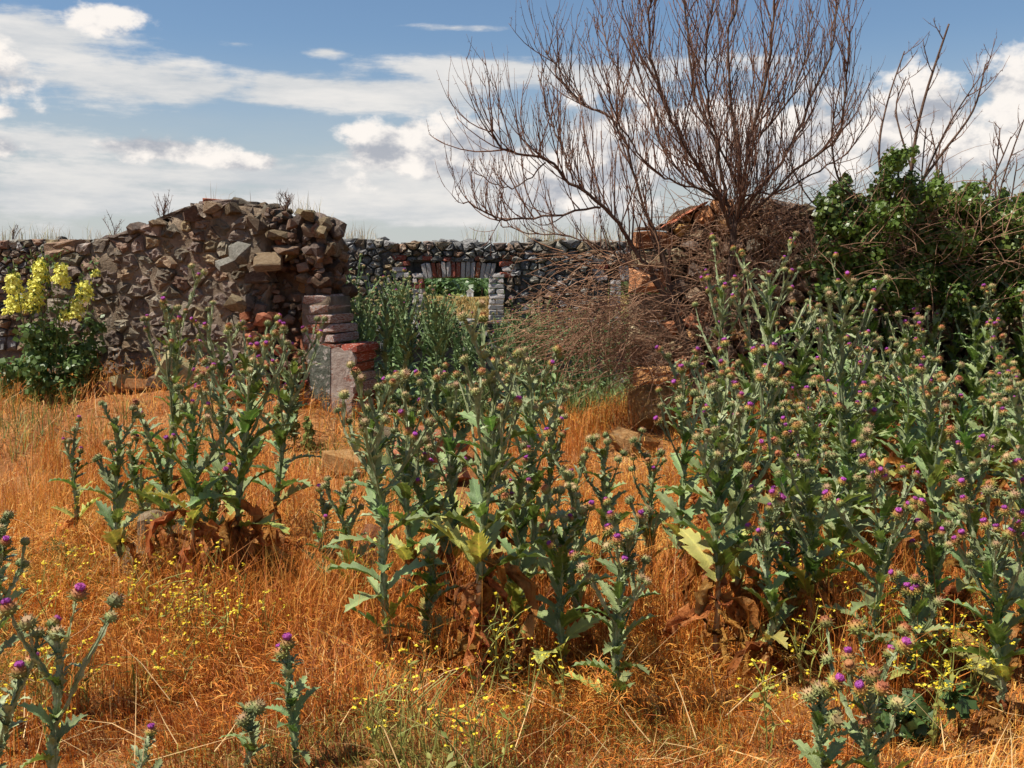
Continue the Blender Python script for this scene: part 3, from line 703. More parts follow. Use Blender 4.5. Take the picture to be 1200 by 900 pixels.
    # plaster coat over the lower jamb, its edges broken away
    def coat(name, pts, out, mat):
        ps = [uv(*p) for p in pts]; n = len(ps); cu = sum(p[0] for p in ps) / n; cv = sum(p[1] for p in ps) / n
        fr = [ud * (a + rng.uniform(-.006, .006)) + nd * (out + rng.uniform(-.003, .003)) + Vector((0, 0, b)) for a, b in ps]
        bk = [p - nd * .05 for p in fr]; c = ud * cu + nd * (out + .004) + Vector((0, 0, cv)); mb = MB()
        mb.add(fr + bk + [c], [(i, (i + 1) % n, 2 * n) for i in range(n)] + [(i, (i + 1) % n, n + (i + 1) % n, n + i) for i in range(n)])
        ob(name, mb.mesh(name, MT[mat]), root)
    coat('plaster', [(391, 409), (399, 406), (407, 411), (413, 409), (417, 412), (420, 420), (418, 432), (421, 445), (419, 462), (415, 470), (417, 484), (412, 492), (407, 484), (403, 496), (398, 488), (393, 500), (390, 470), (392, 440)], .078, 'plaster')
    coat('plaster', [(367, 408), (380, 404), (391, 407), (392, 440), (390, 470), (392, 503), (380, 512), (366, 515), (365, 480), (368, 450), (365, 425)], .083, 'stain')
    # loose red brick lying on top
    u, v = uv(245, 233)
    p = B + ud * u - nd * .12; o = ob('loose_brick', stone_mesh('brick', 0, 3), None, (p.x, p.y, top(u) - .005), (.1, .05, .3), (.24, .14, .065)); o.data = o.data.copy()
    tag(o, 'dark red brick lying on top of the highest part of the brown wall', 'brick')
    return B, ud, nd, top, uend
LW = near_left_wall()

def near_right_wall():
    rng = random.Random(21)
    B = at(778, 450, 9.9); E = at(1420, 450, 9.4); B.z = E.z = 0
    ud = (E - B).normalized(); nd = Vector((ud.y, -ud.x, 0)); nd = nd if nd.y < 0 else -nd
    root = thing('ruined_wall', 'orange stone stump of wall behind the bare tree and under the vines', 'wall', (B.x, B.y, 0), kind='thing'); P0 = Vector((0, 0, 0))
    def uv(px, py):
        d = ray(px, py); o = Vector((0, 0, EYE)); t = (B - o).dot(nd) / d.dot(nd); p = o + d * t - B; return p.dot(ud), p.z
    prof = [uv(*p) for p in [(776, 268), (782, 250), (792, 240), (815, 231), (840, 233), (870, 236), (900, 226), (930, 228), (945, 236), (965, 244), (1000, 244), (1080, 238), (1150, 240), (1260, 240), (1420, 240)]]
    top = lambda u: interp(prof, u); uend = prof[-1][0]
    mb = MB(); slab(mb, P0 - nd * .1, ud, nd, .03, uend, lambda u: -.3, lambda u: top(u) - .06, .5, .07, .07, 31)
    ob('rubble_core', mb.mesh('rubble_core', MT['core'], True), root)
    st = Stones(root); ok = lambda u, v: v < top(u) - .04
    sd = seeds_for(rng, -.05, uend, .3, 2.5, 1.3, .11, .27, 7000, ok)
    cells = [(i, [(u, min(v, top(u) + rng.uniform(-.02, .04))) for u, v in p]) for i, p in voronoi(sd, 1.3, .24)]
    lay_cells(rng, root, cells, P0, ud, nd, lambda r: r.uniform(-.06, .03), lambda r: r.uniform(.03, .10), .016, lambda r, u, v: r.choice(['stone_orange'] * 3 + ['stone_warm'] * 4 + ['stone_dull'] * 2) if u < .75 else r.choice(['stone_warm'] * 5 + ['stone_dull'] * 4), 150, lambda u, v: 1 if u < 1.5 else 0)  # duller stones mixed in at the stump put the tree's shade into the colour
    for k in range(14):                                  # the end that faces the doorway
        st.add('stone', rng.choice(['stone_orange', 'stone_warm', 'stone_dull']), 1, ud * rng.uniform(.10, .16) - nd * rng.uniform(.1, .4) + Vector((0, 0, .4 + k * .13)), (rng.gauss(0, .1), rng.gauss(0, .1), 1.57 + rng.gauss(0, .2)), (.3, .2, .16), .03)
    st.build(220)
near_right_wall()

# loose rocks on the ground
ROCKS = []
def rocks():
    rng = random.Random(31)
    def rock(px, py, w, h, d, mat, label, rot=None, kind=1, sink=.12, loc=None):
        k_ = .72 if px < 300 and py < 500 else 1.15; w, h, d = w * k_, h * k_ * 1.05, d * k_
        p = onground(px, py) if loc is None else loc
        if px < 300 and p.y > 9.95: p = at(px, py, 9.95); p.z = gz(p.x, p.y)
        o = ob('rock', stone_mesh(mat, kind, rng.randrange(HULL_N)).copy(), None, (p.x, p.y, p.z + h * (.5 - sink)), rot or (rng.gauss(0, .15), rng.gauss(0, .15), rng.uniform(0, 3)), (w, d, h))
        tag(o, label, 'rock'); ROCKS.append((p.x, p.y, w if k_ > 1 else .05))
    rock(150, 440, .52, .30, .4, 'stone_yellow', 'rounded yellowish lichened rock lying furthest left at the foot of the brown wall')
    rock(208, 436, .48, .34, .4, 'stone_yellow', 'pale squarish rock leaning at the foot of the brown wall', (.2, .5, .4), 0)
    rock(182, 452, .40, .18, .36, 'stone_warm', 'flat mossy rock in front of the two lichened rocks below the brown wall')
    rock(130, 416, .34, .14, .3, 'stone_orange', 'thin orange slab beside the yellow flowering plant', None, 0)
    rock(165, 408, .36, .13, .3, 'stone_orange', 'reddish slab lying right against the brown wall foot', None, 0)
    rock(245, 452, .34, .24, .3, 'stone_orange', 'orange block among thistles below the broken end of the wall', None, 0)
    rock(275, 470, .3, .2, .3, 'stone_orange', 'small orange rock below the broken wall end')
    rock(512, 545, .30, .26, .30, 'stone_orange', 'tall pinkish rock at the top of the small heap in the doorway', (.1, .3, .5), 0)
    rock(470, 540, .34, .18, .3, 'stone_orange', 'pale rock lying left in the small heap in front of the brick jamb')
    rock(448, 522, .24, .16, .24, 'stone_warm', 'small brown rock at the back of the heap beside the brick jamb')
    rock(530, 566, .24, .16, .22, 'stone_orange', 'small reddish rock at the near foot of the doorway heap')
    rock(412, 552, .34, .12, .3, 'stone_orange', 'flat pinkish slab in dry grass directly before the brick jamb', None, 0)
    rock(712, 458, .26, .26, .26, 'stone_grey', 'dark grey rounded rock left of the lichened one beneath the dry brush')
    rock(737, 466, .30, .28, .26, 'stone_grey', 'pale lichen-spotted rock on the rise beneath the dry brush')
    rock(757, 440, .34, .22, .3, 'stone_orange', 'orange rock behind the grey ones under the dry brush', None, 0)
    rock(765, 500, .52, .32, .44, 'stone_orange', 'large orange boulder half buried in grass below the bare tree')
    rock(742, 530, .40, .22, .3, 'stone_orange', 'lower orange boulder in the grass in front of the large one')
    rock(735, 412, .2, .2, .2, 'stone_warm', 'small brown rock deep in the dry brush')
    rock(186, 650, .36, .26, .3, 'stone_warm', 'dark cracked rock in dry grass between the left thistle stalks')
    rock(165, 672, .28, .18, .24, 'stone_warm', 'small dark rock in front of the cracked one among left thistle stalks')
    rock(430, 640, .2, .14, .2, 'stone_orange', 'small rock lost under the dead leaves of the middle thistles')
rocks()

# ------------------------------------------------------------------ grass
def fbm(x, y, seed):
    r = np.random.default_rng(seed); t = 0
    for k in range(7):
        a = r.uniform(0, 2 * PI); f = 0.8 * 1.55 ** k; ph = r.uniform(0, 6.28)
        t = t + np.sin(f * (x * math.cos(a) + y * math.sin(a)) + ph + 1.3 * np.sin(f * .6 * (y * math.cos(a) - x * math.sin(a)) + ph * 2)) / (1.25 ** k)
    return t / 3.0
def blades(name, bx, by, bz, h, w, az, lean, droop, col, label, mat='grass'):
    """every blade three joints: base, middle, tip"""
    n = len(bx); dx, dy = np.cos(az), np.sin(az); px, py = -dy, dx
    m_out, m_up = h * .5 * np.sin(lean), h * .55 * np.cos(lean)
    t_out, t_up = m_out + h * .5 * np.sin(lean + droop), m_up + h * .5 * np.cos(lean + droop)
    V = np.empty((n, 5, 3), np.float32)
    tw = np.random.default_rng(1).uniform(-1, 1, n)
    for k, (o, u, ww, s) in enumerate([(0, 0, .5, -1), (0, 0, .5, 1), (m_out, m_up, .42, -1), (m_out, m_up, .42, 1), (t_out, t_up, 0, 0)]):
        V[:, k, 0] = bx + dx * o + px * w * ww * s; V[:, k, 1] = by + dy * o + py * w * ww * s; V[:, k, 2] = bz + u + tw * w * ww * s * .6
    V[:, :, 2] = np.maximum(V[:, :, 2], (bz - .03)[:, None])
    base = (np.arange(n) * 5)[:, None]
    F = np.concatenate([base + np.array([[0, 1, 3]]), base + np.array([[0, 3, 2]]), base + np.array([[2, 3, 4]])], 1).reshape(-1, 3)
    me = bpy.data.meshes.new(name); me.vertices.add(n * 5); me.vertices.foreach_set('co', V.ravel())
    me.loops.add(len(F) * 3); me.loops.foreach_set('vertex_index', F.ravel().astype(np.int32))
    me.polygons.add(len(F)); me.polygons.foreach_set('loop_start', np.arange(0, len(F) * 3, 3, dtype=np.int32)); me.update(calc_edges=True)
    ca = me.attributes.new('tint', 'FLOAT_COLOR', 'POINT')
    cc = np.ones((n, 5, 4), np.float32); cc[:, :, :3] = col[:, None, :]
    ca.data.foreach_set('color', cc.ravel())
    me.materials.append(MT[mat])
    return tag(ob(name, me), label, kind='stuff')
PAL = np.array([(0.66, 0.39, 0.085), (0.65, 0.29, 0.050), (0.60, 0.205, 0.030), (0.43, 0.12, 0.018), (0.25, 0.062, 0.012), (0.74, 0.49, 0.18)])
def grasses():
    r = np.random.default_rng(11)
    n = 290000
    d = 2.6 * (12.6 / 2.6) ** (r.random(n) ** .95); x = (r.random(n) - .5) * 2 * (d * .55 + .7)
    cl = fbm(x, d, 3)
    keep = (r.random(n) < np.clip(.68 + .45 * cl, .38, 1))
    keep &= ~((d > 10.7 + .5 * np.sin(x * 3)) & (x > -1.6))
    keep &= ~((d > 10.9 + (-x - 1.5) * .35) & (x < -1.4))
    for rx, ry, rw in ROCKS: keep &= ~((np.abs(x - rx + .02 * (d - ry)) < rw * .55) & (d < ry + rw * .4) & (d > ry - rw * .5 - .35) & (r.random(len(x)) < .85))
    x, d, cl = x[keep], d[keep], cl[keep]; n = len(x)
    sw = fbm(x * .8, d * .8, 9)
    tall = np.clip(.5 + .75 * fbm(x * 1.3, d * 1.3, 17), .12, 1)
    h = (.07 + .36 * tall * r.random(n) ** .8) * np.clip(.85 + (d - 4) * .06, .85, 1.2)
    az = sw * 4.0 + r.normal(0, 1.0, n); lean = np.clip(np.abs(r.normal(.55, .40, n)), 0, 1.5); droop = np.clip(r.normal(.7, .5, n), -.3, 2)
    w = r.uniform(.0018, .0040, n) * (1 + d * .05)
    tone = fbm(x * 1.1 + 3, d * 1.1, 23)
    # left rise and middle fade to pale straw-pink, the front is stronger orange
    idx = np.clip(np.round(2.0 + 1.6 * tone + .5 * (d > 6.5) * 0 + r.normal(0, 1.0, n)), 0, 4).astype(int); idx[r.random(n) < .09] = 5
    col = PAL[idx] * r.uniform(.7, 1.2, (n, 1))
    gm = np.clip(fbm(x * .9 + 5, d * .9, 77) - .35, 0, 1) * 1.1; gk = r.random(n) < gm; col[gk] = np.array([.34, .31, .07]) * r.uniform(.6, 1.2, (int(gk.sum()), 1))
    blades('grass', x, d, ground(x, d) - .01, h, w, az, lean, droop, col, 'tangled dry orange grass covering the ground in front of the ruin')
    # taller stands of dead grass between and behind the thistles
    m = 46000; d6 = r.uniform(3.6, 9.4, m); x6 = (r.random(m) - .5) * 2 * (d6 * .54 + .3)
    k = (fbm(x6 * 1.6 + 2, d6 * 1.6, 57) + np.where(x6 > .15 * d6, .35, 0)) > .30
    x6, d6 = x6[k], d6[k]; m = len(x6)
    c6 = PAL[np.clip(np.round(2.0 + 1.4 * fbm(x6, d6, 61) + r.normal(0, .9, m)), 0, 4).astype(int)] * r.uniform(.7, 1.15, (m, 1))
    blades('tall_grass', x6, d6, ground(x6, d6) - .01, r.uniform(.26, .58, m), r.uniform(.002, .0045, m), r.uniform(0, 6.28, m), np.abs(r.normal(.22, .2, m)), r.uniform(.1, 1.1, m), c6, 'taller rusty dead grass standing between the thistles')
    # nodding seed heads: fine hairs hung from the upper ends of the tall blades
    m = 130000; j = r.integers(0, n, m); j = j[(h[j] > .17)]; m = len(j)
    hx = x[j] + np.cos(az[j]) * h[j] * .45 * np.sin(lean[j]) + r.normal(0, .02, m); hy = d[j] + np.sin(az[j]) * h[j] * .45 * np.sin(lean[j]) + r.normal(0, .02, m)
    hz = ground(x[j], d[j]) + h[j] * .75 * np.cos(lean[j]) + r.normal(0, .015, m)
    col = PAL[np.clip(np.round(1.4 + tone[j] + r.normal(0, .9, m)), 0, 3).astype(int)] * r.uniform(.8, 1.2, (m, 1))
    blades('seed_heads', hx, hy, hz, r.uniform(.035, .08, m), r.uniform(.0015, .0032, m) * (1 + d[j] * .06), az[j] + r.normal(0, .5, m), r.uniform(.7, 1.6, m), r.uniform(.3, 1.2, m), col, 'fine nodding seed heads of the dry grass').__setitem__('kind', 'stuff')
    # long pale straws lying about
    m = 1100; d2 = r.uniform(2.8, 9.5, m); x2 = (r.random(m) - .5) * 2 * (d2 * .52 + .4)
    blades('straws', x2, d2, ground(x2, d2) + r.uniform(.02, .12, m), r.uniform(.15, .45, m), r.uniform(.0025, .0045, m), r.uniform(0, 6.28, m), r.uniform(.9, 1.5, m), r.uniform(-.2, .4, m), np.array([[.66, .44, .20]]) * r.uniform(.7, 1.15, (m, 1)), 'long pale broken straws lying in the orange grass')
    # greenish weeds: patches between
    m = 40000; d3 = r.uniform(3.2, 13, m); x3 = (r.random(m) - .5) * 2 * (d3 * .55 + .5)
    k = fbm(x3 * 1.4 + 9, d3 * 1.2, 31) + np.where((x3 < -2.6) & (d3 > 6), .5, 0) + np.where((x3 < -.8) & (d3 > 8.3), .35, 0) > .68
    x3, d3 = x3[k], d3[k]; m = len(x3)
    gc = np.array([(.14, .17, .035), (.22, .23, .05), (.34, .30, .07), (.10, .14, .03)])[r.integers(0, 4, m)] * r.uniform(.7, 1.2, (m, 1))
    blades('weeds', x3, d3, ground(x3, d3), r.uniform(.08, .32, m), r.uniform(.004, .009, m), r.uniform(0, 6.28, m), np.abs(r.normal(.4, .3, m)), r.uniform(0, 1, m), gc, 'low green weeds coming through the dry grass')
    # inside the ruin, green growth up to the far wall
    m = 42000; x4 = r.uniform(-3.2, 3.4, m); d4 = r.uniform(10.2, 15.9, m)
    gc = np.array([(.10, .17, .04), (.15, .22, .055), (.24, .28, .09), (.36, .28, .10)])[r.choice(4, m, p=[.36, .36, .18, .10])] * r.uniform(.7, 1.2, (m, 1))
    blades('undergrowth', x4, d4, ground(x4, d4), r.uniform(.10, .42, m), r.uniform(.005, .012, m), r.uniform(0, 6.28, m), np.abs(r.normal(.35, .3, m)), r.uniform(0, .9, m), gc, 'green undergrowth inside the ruin between doorway and far wall')
    # yellow field grass seen through the windows
    m = 16000; d5 = 18 * (90 / 18) ** r.random(m); x5 = r.uniform(-.2, .24, m) * d5
    gc = np.array([(.28, .18, .06), (.24, .16, .055), (.17, .16, .05)])[r.integers(0, 3, m)] * r.uniform(.8, 1.2, (m, 1))
    blades('field_grass', x5, d5, ground(x5, d5), r.uniform(.15, .45, m), .004 + .0012 * d5, r.uniform(0, 6.28, m), np.abs(r.normal(.3, .3, m)), r.uniform(0, .9, m), gc, 'yellow grass of the field beyond the far wall')
    # thin dry grass growing on the wall tops
    B, ud, nd, top, uend = LW
    X = []; Y = []; Z = []
    for i in range(900):
        u = random.Random(i).uniform(0, uend); s = random.Random(i + 9999); 
        if u < 1.1 and s.random() < .7: continue
        p = B + ud * u - nd * s.uniform(.05, .45); X.append(p.x); Y.append(p.y); Z.append(top(u) - .03)
    for i in range(3000):
        s = random.Random(i + 555); X.append(s.uniform(-8.2, 2.2)); Y.append(16 + s.uniform(.05, .4)); Z.append(1.7 + 40 / 78.1 + .02)
    X, Y, Z = map(np.array, (X, Y, Z)); m = len(X); near = Y < 15
    cl = np.clip(fbm(X * 2.1, Y, 41) + .2, 0, 1); k = r.random(m) < cl; X, Y, Z, near = X[k], Y[k], Z[k], near[k]; m = len(X)
    gc = np.array([(.40, .30, .16), (.30, .20, .10), (.50, .40, .24), (.24, .25, .08)])[r.integers(0, 4, m)]
    blades('wall_top_grass', X, Y, Z, np.where(near, r.uniform(.08, .24, m), r.uniform(.08, .36, m)), np.where(near, .004, .006), r.uniform(0, 6.28, m), np.abs(r.normal(.25, .25, m)), r.uniform(0, .8, m), gc, 'thin dry grass growing along the tops of the walls')
grasses()

# ------------------------------------------------------------------ thistles
def leaf_data(rng, L, Wd, lobes, arch, fold, curl=0.0, sinus=.62):
    vs = []; fs = []; at_ = []; n = lobes * 2 + 1; rows = []
    zx = 0.0; zz = 0.0; ang = arch[0]
    for i in range(n + 1):
        t = i / n; ang = arch[0] + (arch[1] - arch[0]) * t
        if i: zx += math.cos(ang) * L / n; zz += math.sin(ang) * L / n
        prof = Wd * (math.sin(PI * min(1, (t * .93 + .05)) ** .75)) ** .8
        lob = 1.0 if i % 2 else sinus
        row = [len(vs)]; vs.append((zx, 0, zz)); at_.append(0.0)
        for s in (-1, 1):
            tw = rng.uniform(-.25, .25); hw = prof * lob * rng.uniform(.85, 1.15) * (0 if i == n else 1)
            fwd = .35 * hw if i % 2 else 0
            a = fold + tw * .8 + curl * t
            vs.append((zx + fwd * .5 - math.sin(ang) * 0, s * hw * .55 * math.cos(a), zz + hw * .55 * math.sin(a))); at_.append(.45)
            a2 = a + rng.uniform(-.5, .5)
            vs.append((zx + fwd * 1.3, s * hw * math.cos(a), zz + hw * .55 * math.sin(a) + hw * .45 * math.sin(a2))); at_.append(1.0 if i % 2 else .7)
            row += [len(vs) - 2, len(vs) - 1]
        rows.append(row)
    for a, b in zip(rows, rows[1:]):
        fs += [(a[0], b[0], b[1], a[1]), (a[1], b[1], b[2], a[2]), (a[0], a[3], b[3], b[0]), (a[3], a[4], b[4], b[3])]
    return vs, fs, at_
def leaf_mesh(rng, mat, *a, crumple=0, **k):
    mb = MB(); vs, fs, at_ = leaf_data(rng, *a, **k)
    if crumple: vs = [tuple(c + rng.gauss(0, crumple) for c in v) for v in vs]
    mb.add(vs, fs, at_); return mb.mesh('leaf', MT[mat], True, True)
_lr = random.Random(101)
LEAF = {m: [leaf_mesh(_lr, m, 1.0, _lr.uniform(.15, .235), _lr.choice([6, 7, 8]), (_lr.uniform(.1, .5), _lr.uniform(-1.0, .1)), _lr.uniform(.15, .55)) for _ in range(9)] for m in ('leaf', 'leaf_far', 'leaf_yellow')}
DEAD = [leaf_mesh(_lr, 'dead', 1.0, _lr.uniform(.065, .13), 5, (_lr.uniform(-.1, .7), _lr.uniform(-3.2, -1.5)), _lr.uniform(.3, 1.1), curl=_lr.uniform(.3, 1.6), sinus=.9, crumple=.028) for _ in range(14)]
SMALL = [leaf_data(_lr, 1.0, _lr.uniform(.16, .24), 3, (_lr.uniform(0, .4), _lr.uniform(-.6, .2)), _lr.uniform(.2, .5)) for _ in range(6)]

def head_mesh(rng, mat, squash, name='flower_head'):
    mb = MB(); n = 10; prof = [(.10, 0), (.34, .06), (.49, .24), (.50, .46), (.42, .66), (.30, .80)]
    vs = []; at_ = []; fs = []
    for r, z in prof:
        for k in range(n): a = 2 * PI * k / n; vs.append((r * math.cos(a), r * math.sin(a), z * squash)); at_.append(z / .85)
    for i in range(len(prof) - 1):
        for k in range(n): a, b = i * n + k, i * n + (k + 1) % n; fs.append((a, b, b + n, a + n))
    fs.append(tuple(range((len(prof) - 1) * n, len(prof) * n))); fs.append(tuple(range(n - 1, -1, -1)))
    mb.add(vs, fs, at_)
    for ring, (r, z, m_, el, ln) in enumerate([(.44, .14, 8, -.35, .30), (.50, .32, 9, .1, .30), (.48, .50, 9, .5, .28), (.40, .66, 8, .9, .28), (.30, .78, 6, 1.15, .26)]):
        for k in range(m_):
            a = 2 * PI * (k + .5 * (ring % 2)) / m_ + rng.uniform(-.15, .15); e = el + rng.uniform(-.2, .2); l_ = ln * rng.uniform(.8, 1.25)
            c, s = math.cos(a), math.sin(a); b = Vector((r * c * .94, r * s * .94, z * squash)); t = Vector((-s, c, 0)) * .075; up = Vector((-c * math.sin(e), -s * math.sin(e), math.cos(e))) * .06
            tip = b + Vector((c * math.cos(e), s * math.cos(e), math.sin(e))) * l_
            h = z / .85; mb.add([b + t, b - t, b + up, tip], [(0, 1, 3), (1, 2, 3), (2, 0, 3)], [h, h, h, min(1, h + .25)])
    return mb.mesh(name, MT[mat], False, True)
HEADS = {m: [head_mesh(_lr, m, _lr.uniform(.85, 1.1)) for _ in range(4)] for m in ('head', 'head_green')}
def tuft_mesh(rng, mat, ht, spread):
    mb = MB()
    for k in range(34):
        a = rng.uniform(0, 2 * PI); q = math.sqrt(rng.random()); r0 = .24 * q; out = spread * q * rng.uniform(.7, 1.2)
        c, s = math.cos(a), math.sin(a); b = Vector((r0 * c, r0 * s, .0)); t = Vector((c * (r0 + out), s * (r0 + out), ht * rng.uniform(.75, 1.1) * (1 - .25 * q)))
        tn = Vector((-s, c, 0)) * .05; mb.add([b + tn, b - tn, t - tn * .9, t + tn * .9], [(0, 1, 2, 3)])
    # the packed florets below the tips
    vs = []; n = 8
    for r, z in ((.26, 0), (.30 + spread * .3, ht * .5), (.2 + spread * .4, ht * .78)):
        for k in range(n): vs.append((r * math.cos(2 * PI * k / n), r * math.sin(2 * PI * k / n), z * rng.uniform(.9, 1.1)))
    mb.add(vs, [(i * n + k, i * n + (k + 1) % n, (i + 1) * n + (k + 1) % n, (i + 1) * n + k) for i in range(2) for k in range(n)] + [tuple(range(2 * n, 3 * n))])
    return mb.mesh('floret_tuft', MT[mat])
TUFT = {'purple': [tuft_mesh(_lr, 'purple', .46, .13) for _ in range(3)], 'faded': [tuft_mesh(_lr, 'faded', .28, .08) for _ in range(3)]}

def wings(mb, rng, pts, rad, w, k=3, step=1):
    for q in range(k):
        ph = 2 * PI * q / k + rng.uniform(0, 1); vs = []; fs = []; at_ = []
        for i, p in enumerate(pts):
            d = pts[min(i + 1, len(pts) - 1)] - pts[max(i - 1, 0)]; u, v = frame_of(d); a = ph + i * .12
            o = u * math.cos(a) + v * math.sin(a); ww = w * (1.0 if i % 2 else .35) * rng.uniform(.7, 1.3)
            vs += [p + o * rad[i] * .7, p + o * (rad[i] + ww) + d.normalized() * ww * .4 * (i % 2)]; at_ += [.3, 1.0]
        for i in range(len(pts) - 1): fs.append((2 * i, 2 * i + 2, 2 * i + 3, 2 * i + 1))
        mb.add(vs, fs, at_)
def rot_to(d):
    return d.to_track_quat('Z', 'Y').to_euler()
TH_N = [0]
def thistle(base, H, label, group=None, lean=(0, 0), nbr=6, spread=.35, nleaf=16, lsize=.30, ndead=4, purple=.3, green=.15, hs=1.0, stalk=.25, yellow=2, fork=2, seed=None, far=False, r0=.013, low=.16, brstart=.55, dried=False):
    low = max(low, stalk * .85); ndead = int(ndead * 2.2)
    TH_N[0] += 1
    rng = random.Random(seed if seed is not None else TH_N[0] * 7 + 3)
    root = thing('thistle', label, 'thistle', base, group)
    lm, sm = ('leaf_far', 'stem_far') if far else ('leaf', 'stem')
    if dried: lm, sm, purple, green = 'dead', 'stalk', 0, -.12
    # stem
    top = Vector((lean[0], lean[1], H * .9)); ctrl = []
    for i in range(6):
        t = i / 5; ctrl.append(Vector((lean[0] * t ** 1.4 + rng.gauss(0, .012) * (1 if i else 0), lean[1] * t ** 1.4 + rng.gauss(0, .012) * (1 if i else 0), H * .9 * t - (.05 if i == 0 else 0))))
    path = smooth_path(ctrl, 6); K = len(path)
    rad = [r0 * H ** .5 * (1 - .65 * i / (K - 1)) for i in range(K)]
    ks = max(2, int(K * stalk))
    mb = MB()
    if stalk > .02:
        tube(mb, path[:ks + 1], rad[:ks + 1], 6, 1)
    s0 = ks if stalk > .02 else 0
    tube(mb, path[s0:], rad[s0:], 6, 0)
    fine = smooth_path(path[s0:], 2); fr = [rad[min(K - 1, s0 + i // 2)] for i in range(len(fine))]
    wings(mb, rng, fine, fr, .012 if not far else .011)
    def P(t): f = t * (K - 1); i = int(f); i = min(i, K - 2); return path[i].lerp(path[i + 1], f - i)
    def small_leaf(mb, p, d, s, mi=0):
        vs, fs, at_ = SMALL[rng.randrange(6)]
        q = d.to_track_quat('X', 'Z').to_matrix(); mb.add([p + q @ (Vector(v) * s) for v in vs], fs, at_, mi)
    def headat(p, d, s, kind, par):
        hm = 'head_green' if kind == 'bud' else 'head'
        e = rot_to(d); h = ob('flower_head', rng.choice(HEADS[hm]), par, p - d.normalized() * s * .05, e, s)
        if kind in ('purple', 'faded'):
            ob('floret_tuft', rng.choice(TUFT[kind]), h, (0, 0, .72))
    def pick():
        x = rng.random()
        return 'purple' if x < purple else ('bud' if x < purple + green + .24 else 'faded')
    heads = []
    # branches
    for b in range(nbr):
        t = brstart + (.97 - brstart) * (b + rng.uniform(.1, .9)) / nbr; a = b * 2.4 + rng.uniform(-.5, .5) + (TH_N[0] * 1.3)
        p = P(t); ln = H * spread * rng.uniform(.7, 1.15) * (1.15 - .55 * (t - brstart) / (1 - brstart)); el = rng.uniform(.75, 1.15)
        out = Vector((math.cos(a), math.sin(a), 0)); pts = [p]; d = out * math.cos(el) + Vector((0, 0, math.sin(el)))
        endz = H * rng.uniform(.86, 1.02)
        for i in range(5):
            d = (d + Vector((0, 0, .12)) + Vector((rng.gauss(0, .09), rng.gauss(0, .06), 0))).normalized(); pts.append(pts[-1] + d * ln / 5)
        bp = smooth_path(pts, 3); br = [rad[int(t * (K - 1))] * .62 * (1 - .5 * i / (len(bp) - 1)) for i in range(len(bp))]
        m2 = MB(); tube(m2, bp, br, 5); wings(m2, rng, bp, br, .0085, 2)
        nl = 6 if not far else 5
        for i in range(nl):
            f = (i + rng.random()) / nl; q = bp[min(len(bp) - 1, int(f * (len(bp) - 1)))]; aa = rng.uniform(0, 2 * PI)
            small_leaf(m2, q, Vector((math.cos(aa), math.sin(aa), rng.uniform(.2, 1.1))), (.105 - .06 * f) * H ** .5 * rng.uniform(.6, 1.15))
        hl = [(bp[-1], d)]
        for k in range(fork if rng.random() < .6 else max(0, fork - 1)):
            i0 = rng.randrange(int(len(bp) * .4), len(bp) - 2); dd = (d + Vector((rng.gauss(0, .6), rng.gauss(0, .6), .25))).normalized(); l2 = ln * rng.uniform(.2, .42)
            sp_ = [bp[i0], bp[i0] + dd * l2 * .5 + Vector((0, 0, .01)), bp[i0] + dd * l2 + Vector((0, 0, .03))]
            tube(m2, sp_, [br[i0] * .7, br[i0] * .6, br[i0] * .55], 4); wings(m2, rng, smooth_path(sp_, 3), [br[i0] * .6] * 7, .008, 2)
            small_leaf(m2, sp_[1], dd + Vector((0, 0, .3)), .05 * H ** .5)
            hl.append((sp_[-1], dd))
        bo = ob('branch', m2.mesh('branch', MT[sm], True, True), root)
        for q, dd in hl: heads.append((q, dd))
    heads.append((path[-1], Vector((lean[0] * .3, lean[1] * .3, 1))))
    for q, dd in heads: headat(q, dd, rng.uniform(.029, .042) * hs, pick(), root)
    # leaves
    for i in range(nleaf):
        t = low + (.93 - low) * ((i + rng.random() * .7) / nleaf); a = i * 2.399 + rng.uniform(-.4, .4) + TH_N[0]
        s = lsize * (1 - .62 * (t - low) / (1 - low)) * rng.uniform(.75, 1.2); el = .5 + .55 * t + rng.uniform(-.3, .3); p = P(t)
        if s < .10 or far:
            small_leaf(mb, p, Vector((math.cos(a) * math.cos(el), math.sin(a) * math.cos(el), math.sin(el))), s)
            continue
        m = 'leaf_yellow' if (not dried and i < yellow and rng.random() < .8) else lm
        ob('leaf', rng.choice(DEAD if dried else LEAF[m]), root, p - Vector((math.cos(a), math.sin(a), 0)) * .003, Euler((rng.gauss(0, .25), -el, a)), s)
    for i in range(18 if not far else 14):      # the small spiny upper leaves
        t = rng.uniform(.45, 1); a = rng.uniform(0, 6.28); small_leaf(mb, P(t), Vector((math.cos(a), math.sin(a), rng.uniform(.2, 1.3))), rng.uniform(.04, .09) * H ** .5)
    for i in range(ndead):
        t = rng.uniform(.08, max(.16, stalk * 1.25)); a = rng.uniform(0, 6.28)
        ob('dead_leaf', rng.choice(DEAD), root, P(t), Euler((rng.gauss(0, .5), rng.uniform(-.5, 1.0), a)), lsize * rng.uniform(.7, 1.4))
    ob('stem', mb.mesh('stem', [MT[sm], MT['stalk']], True, True), root)
    return root
def stand(xb, yb, xt, yt, label, group=None, **k):
    """a thistle whose foot and top are read off the photograph"""
    b = onground(xb, yb); t = at(xt, yt, b.y); return thistle(b, max(.2, t.z - b.z), label, group, lean=(t.x - b.x, 0), **k)

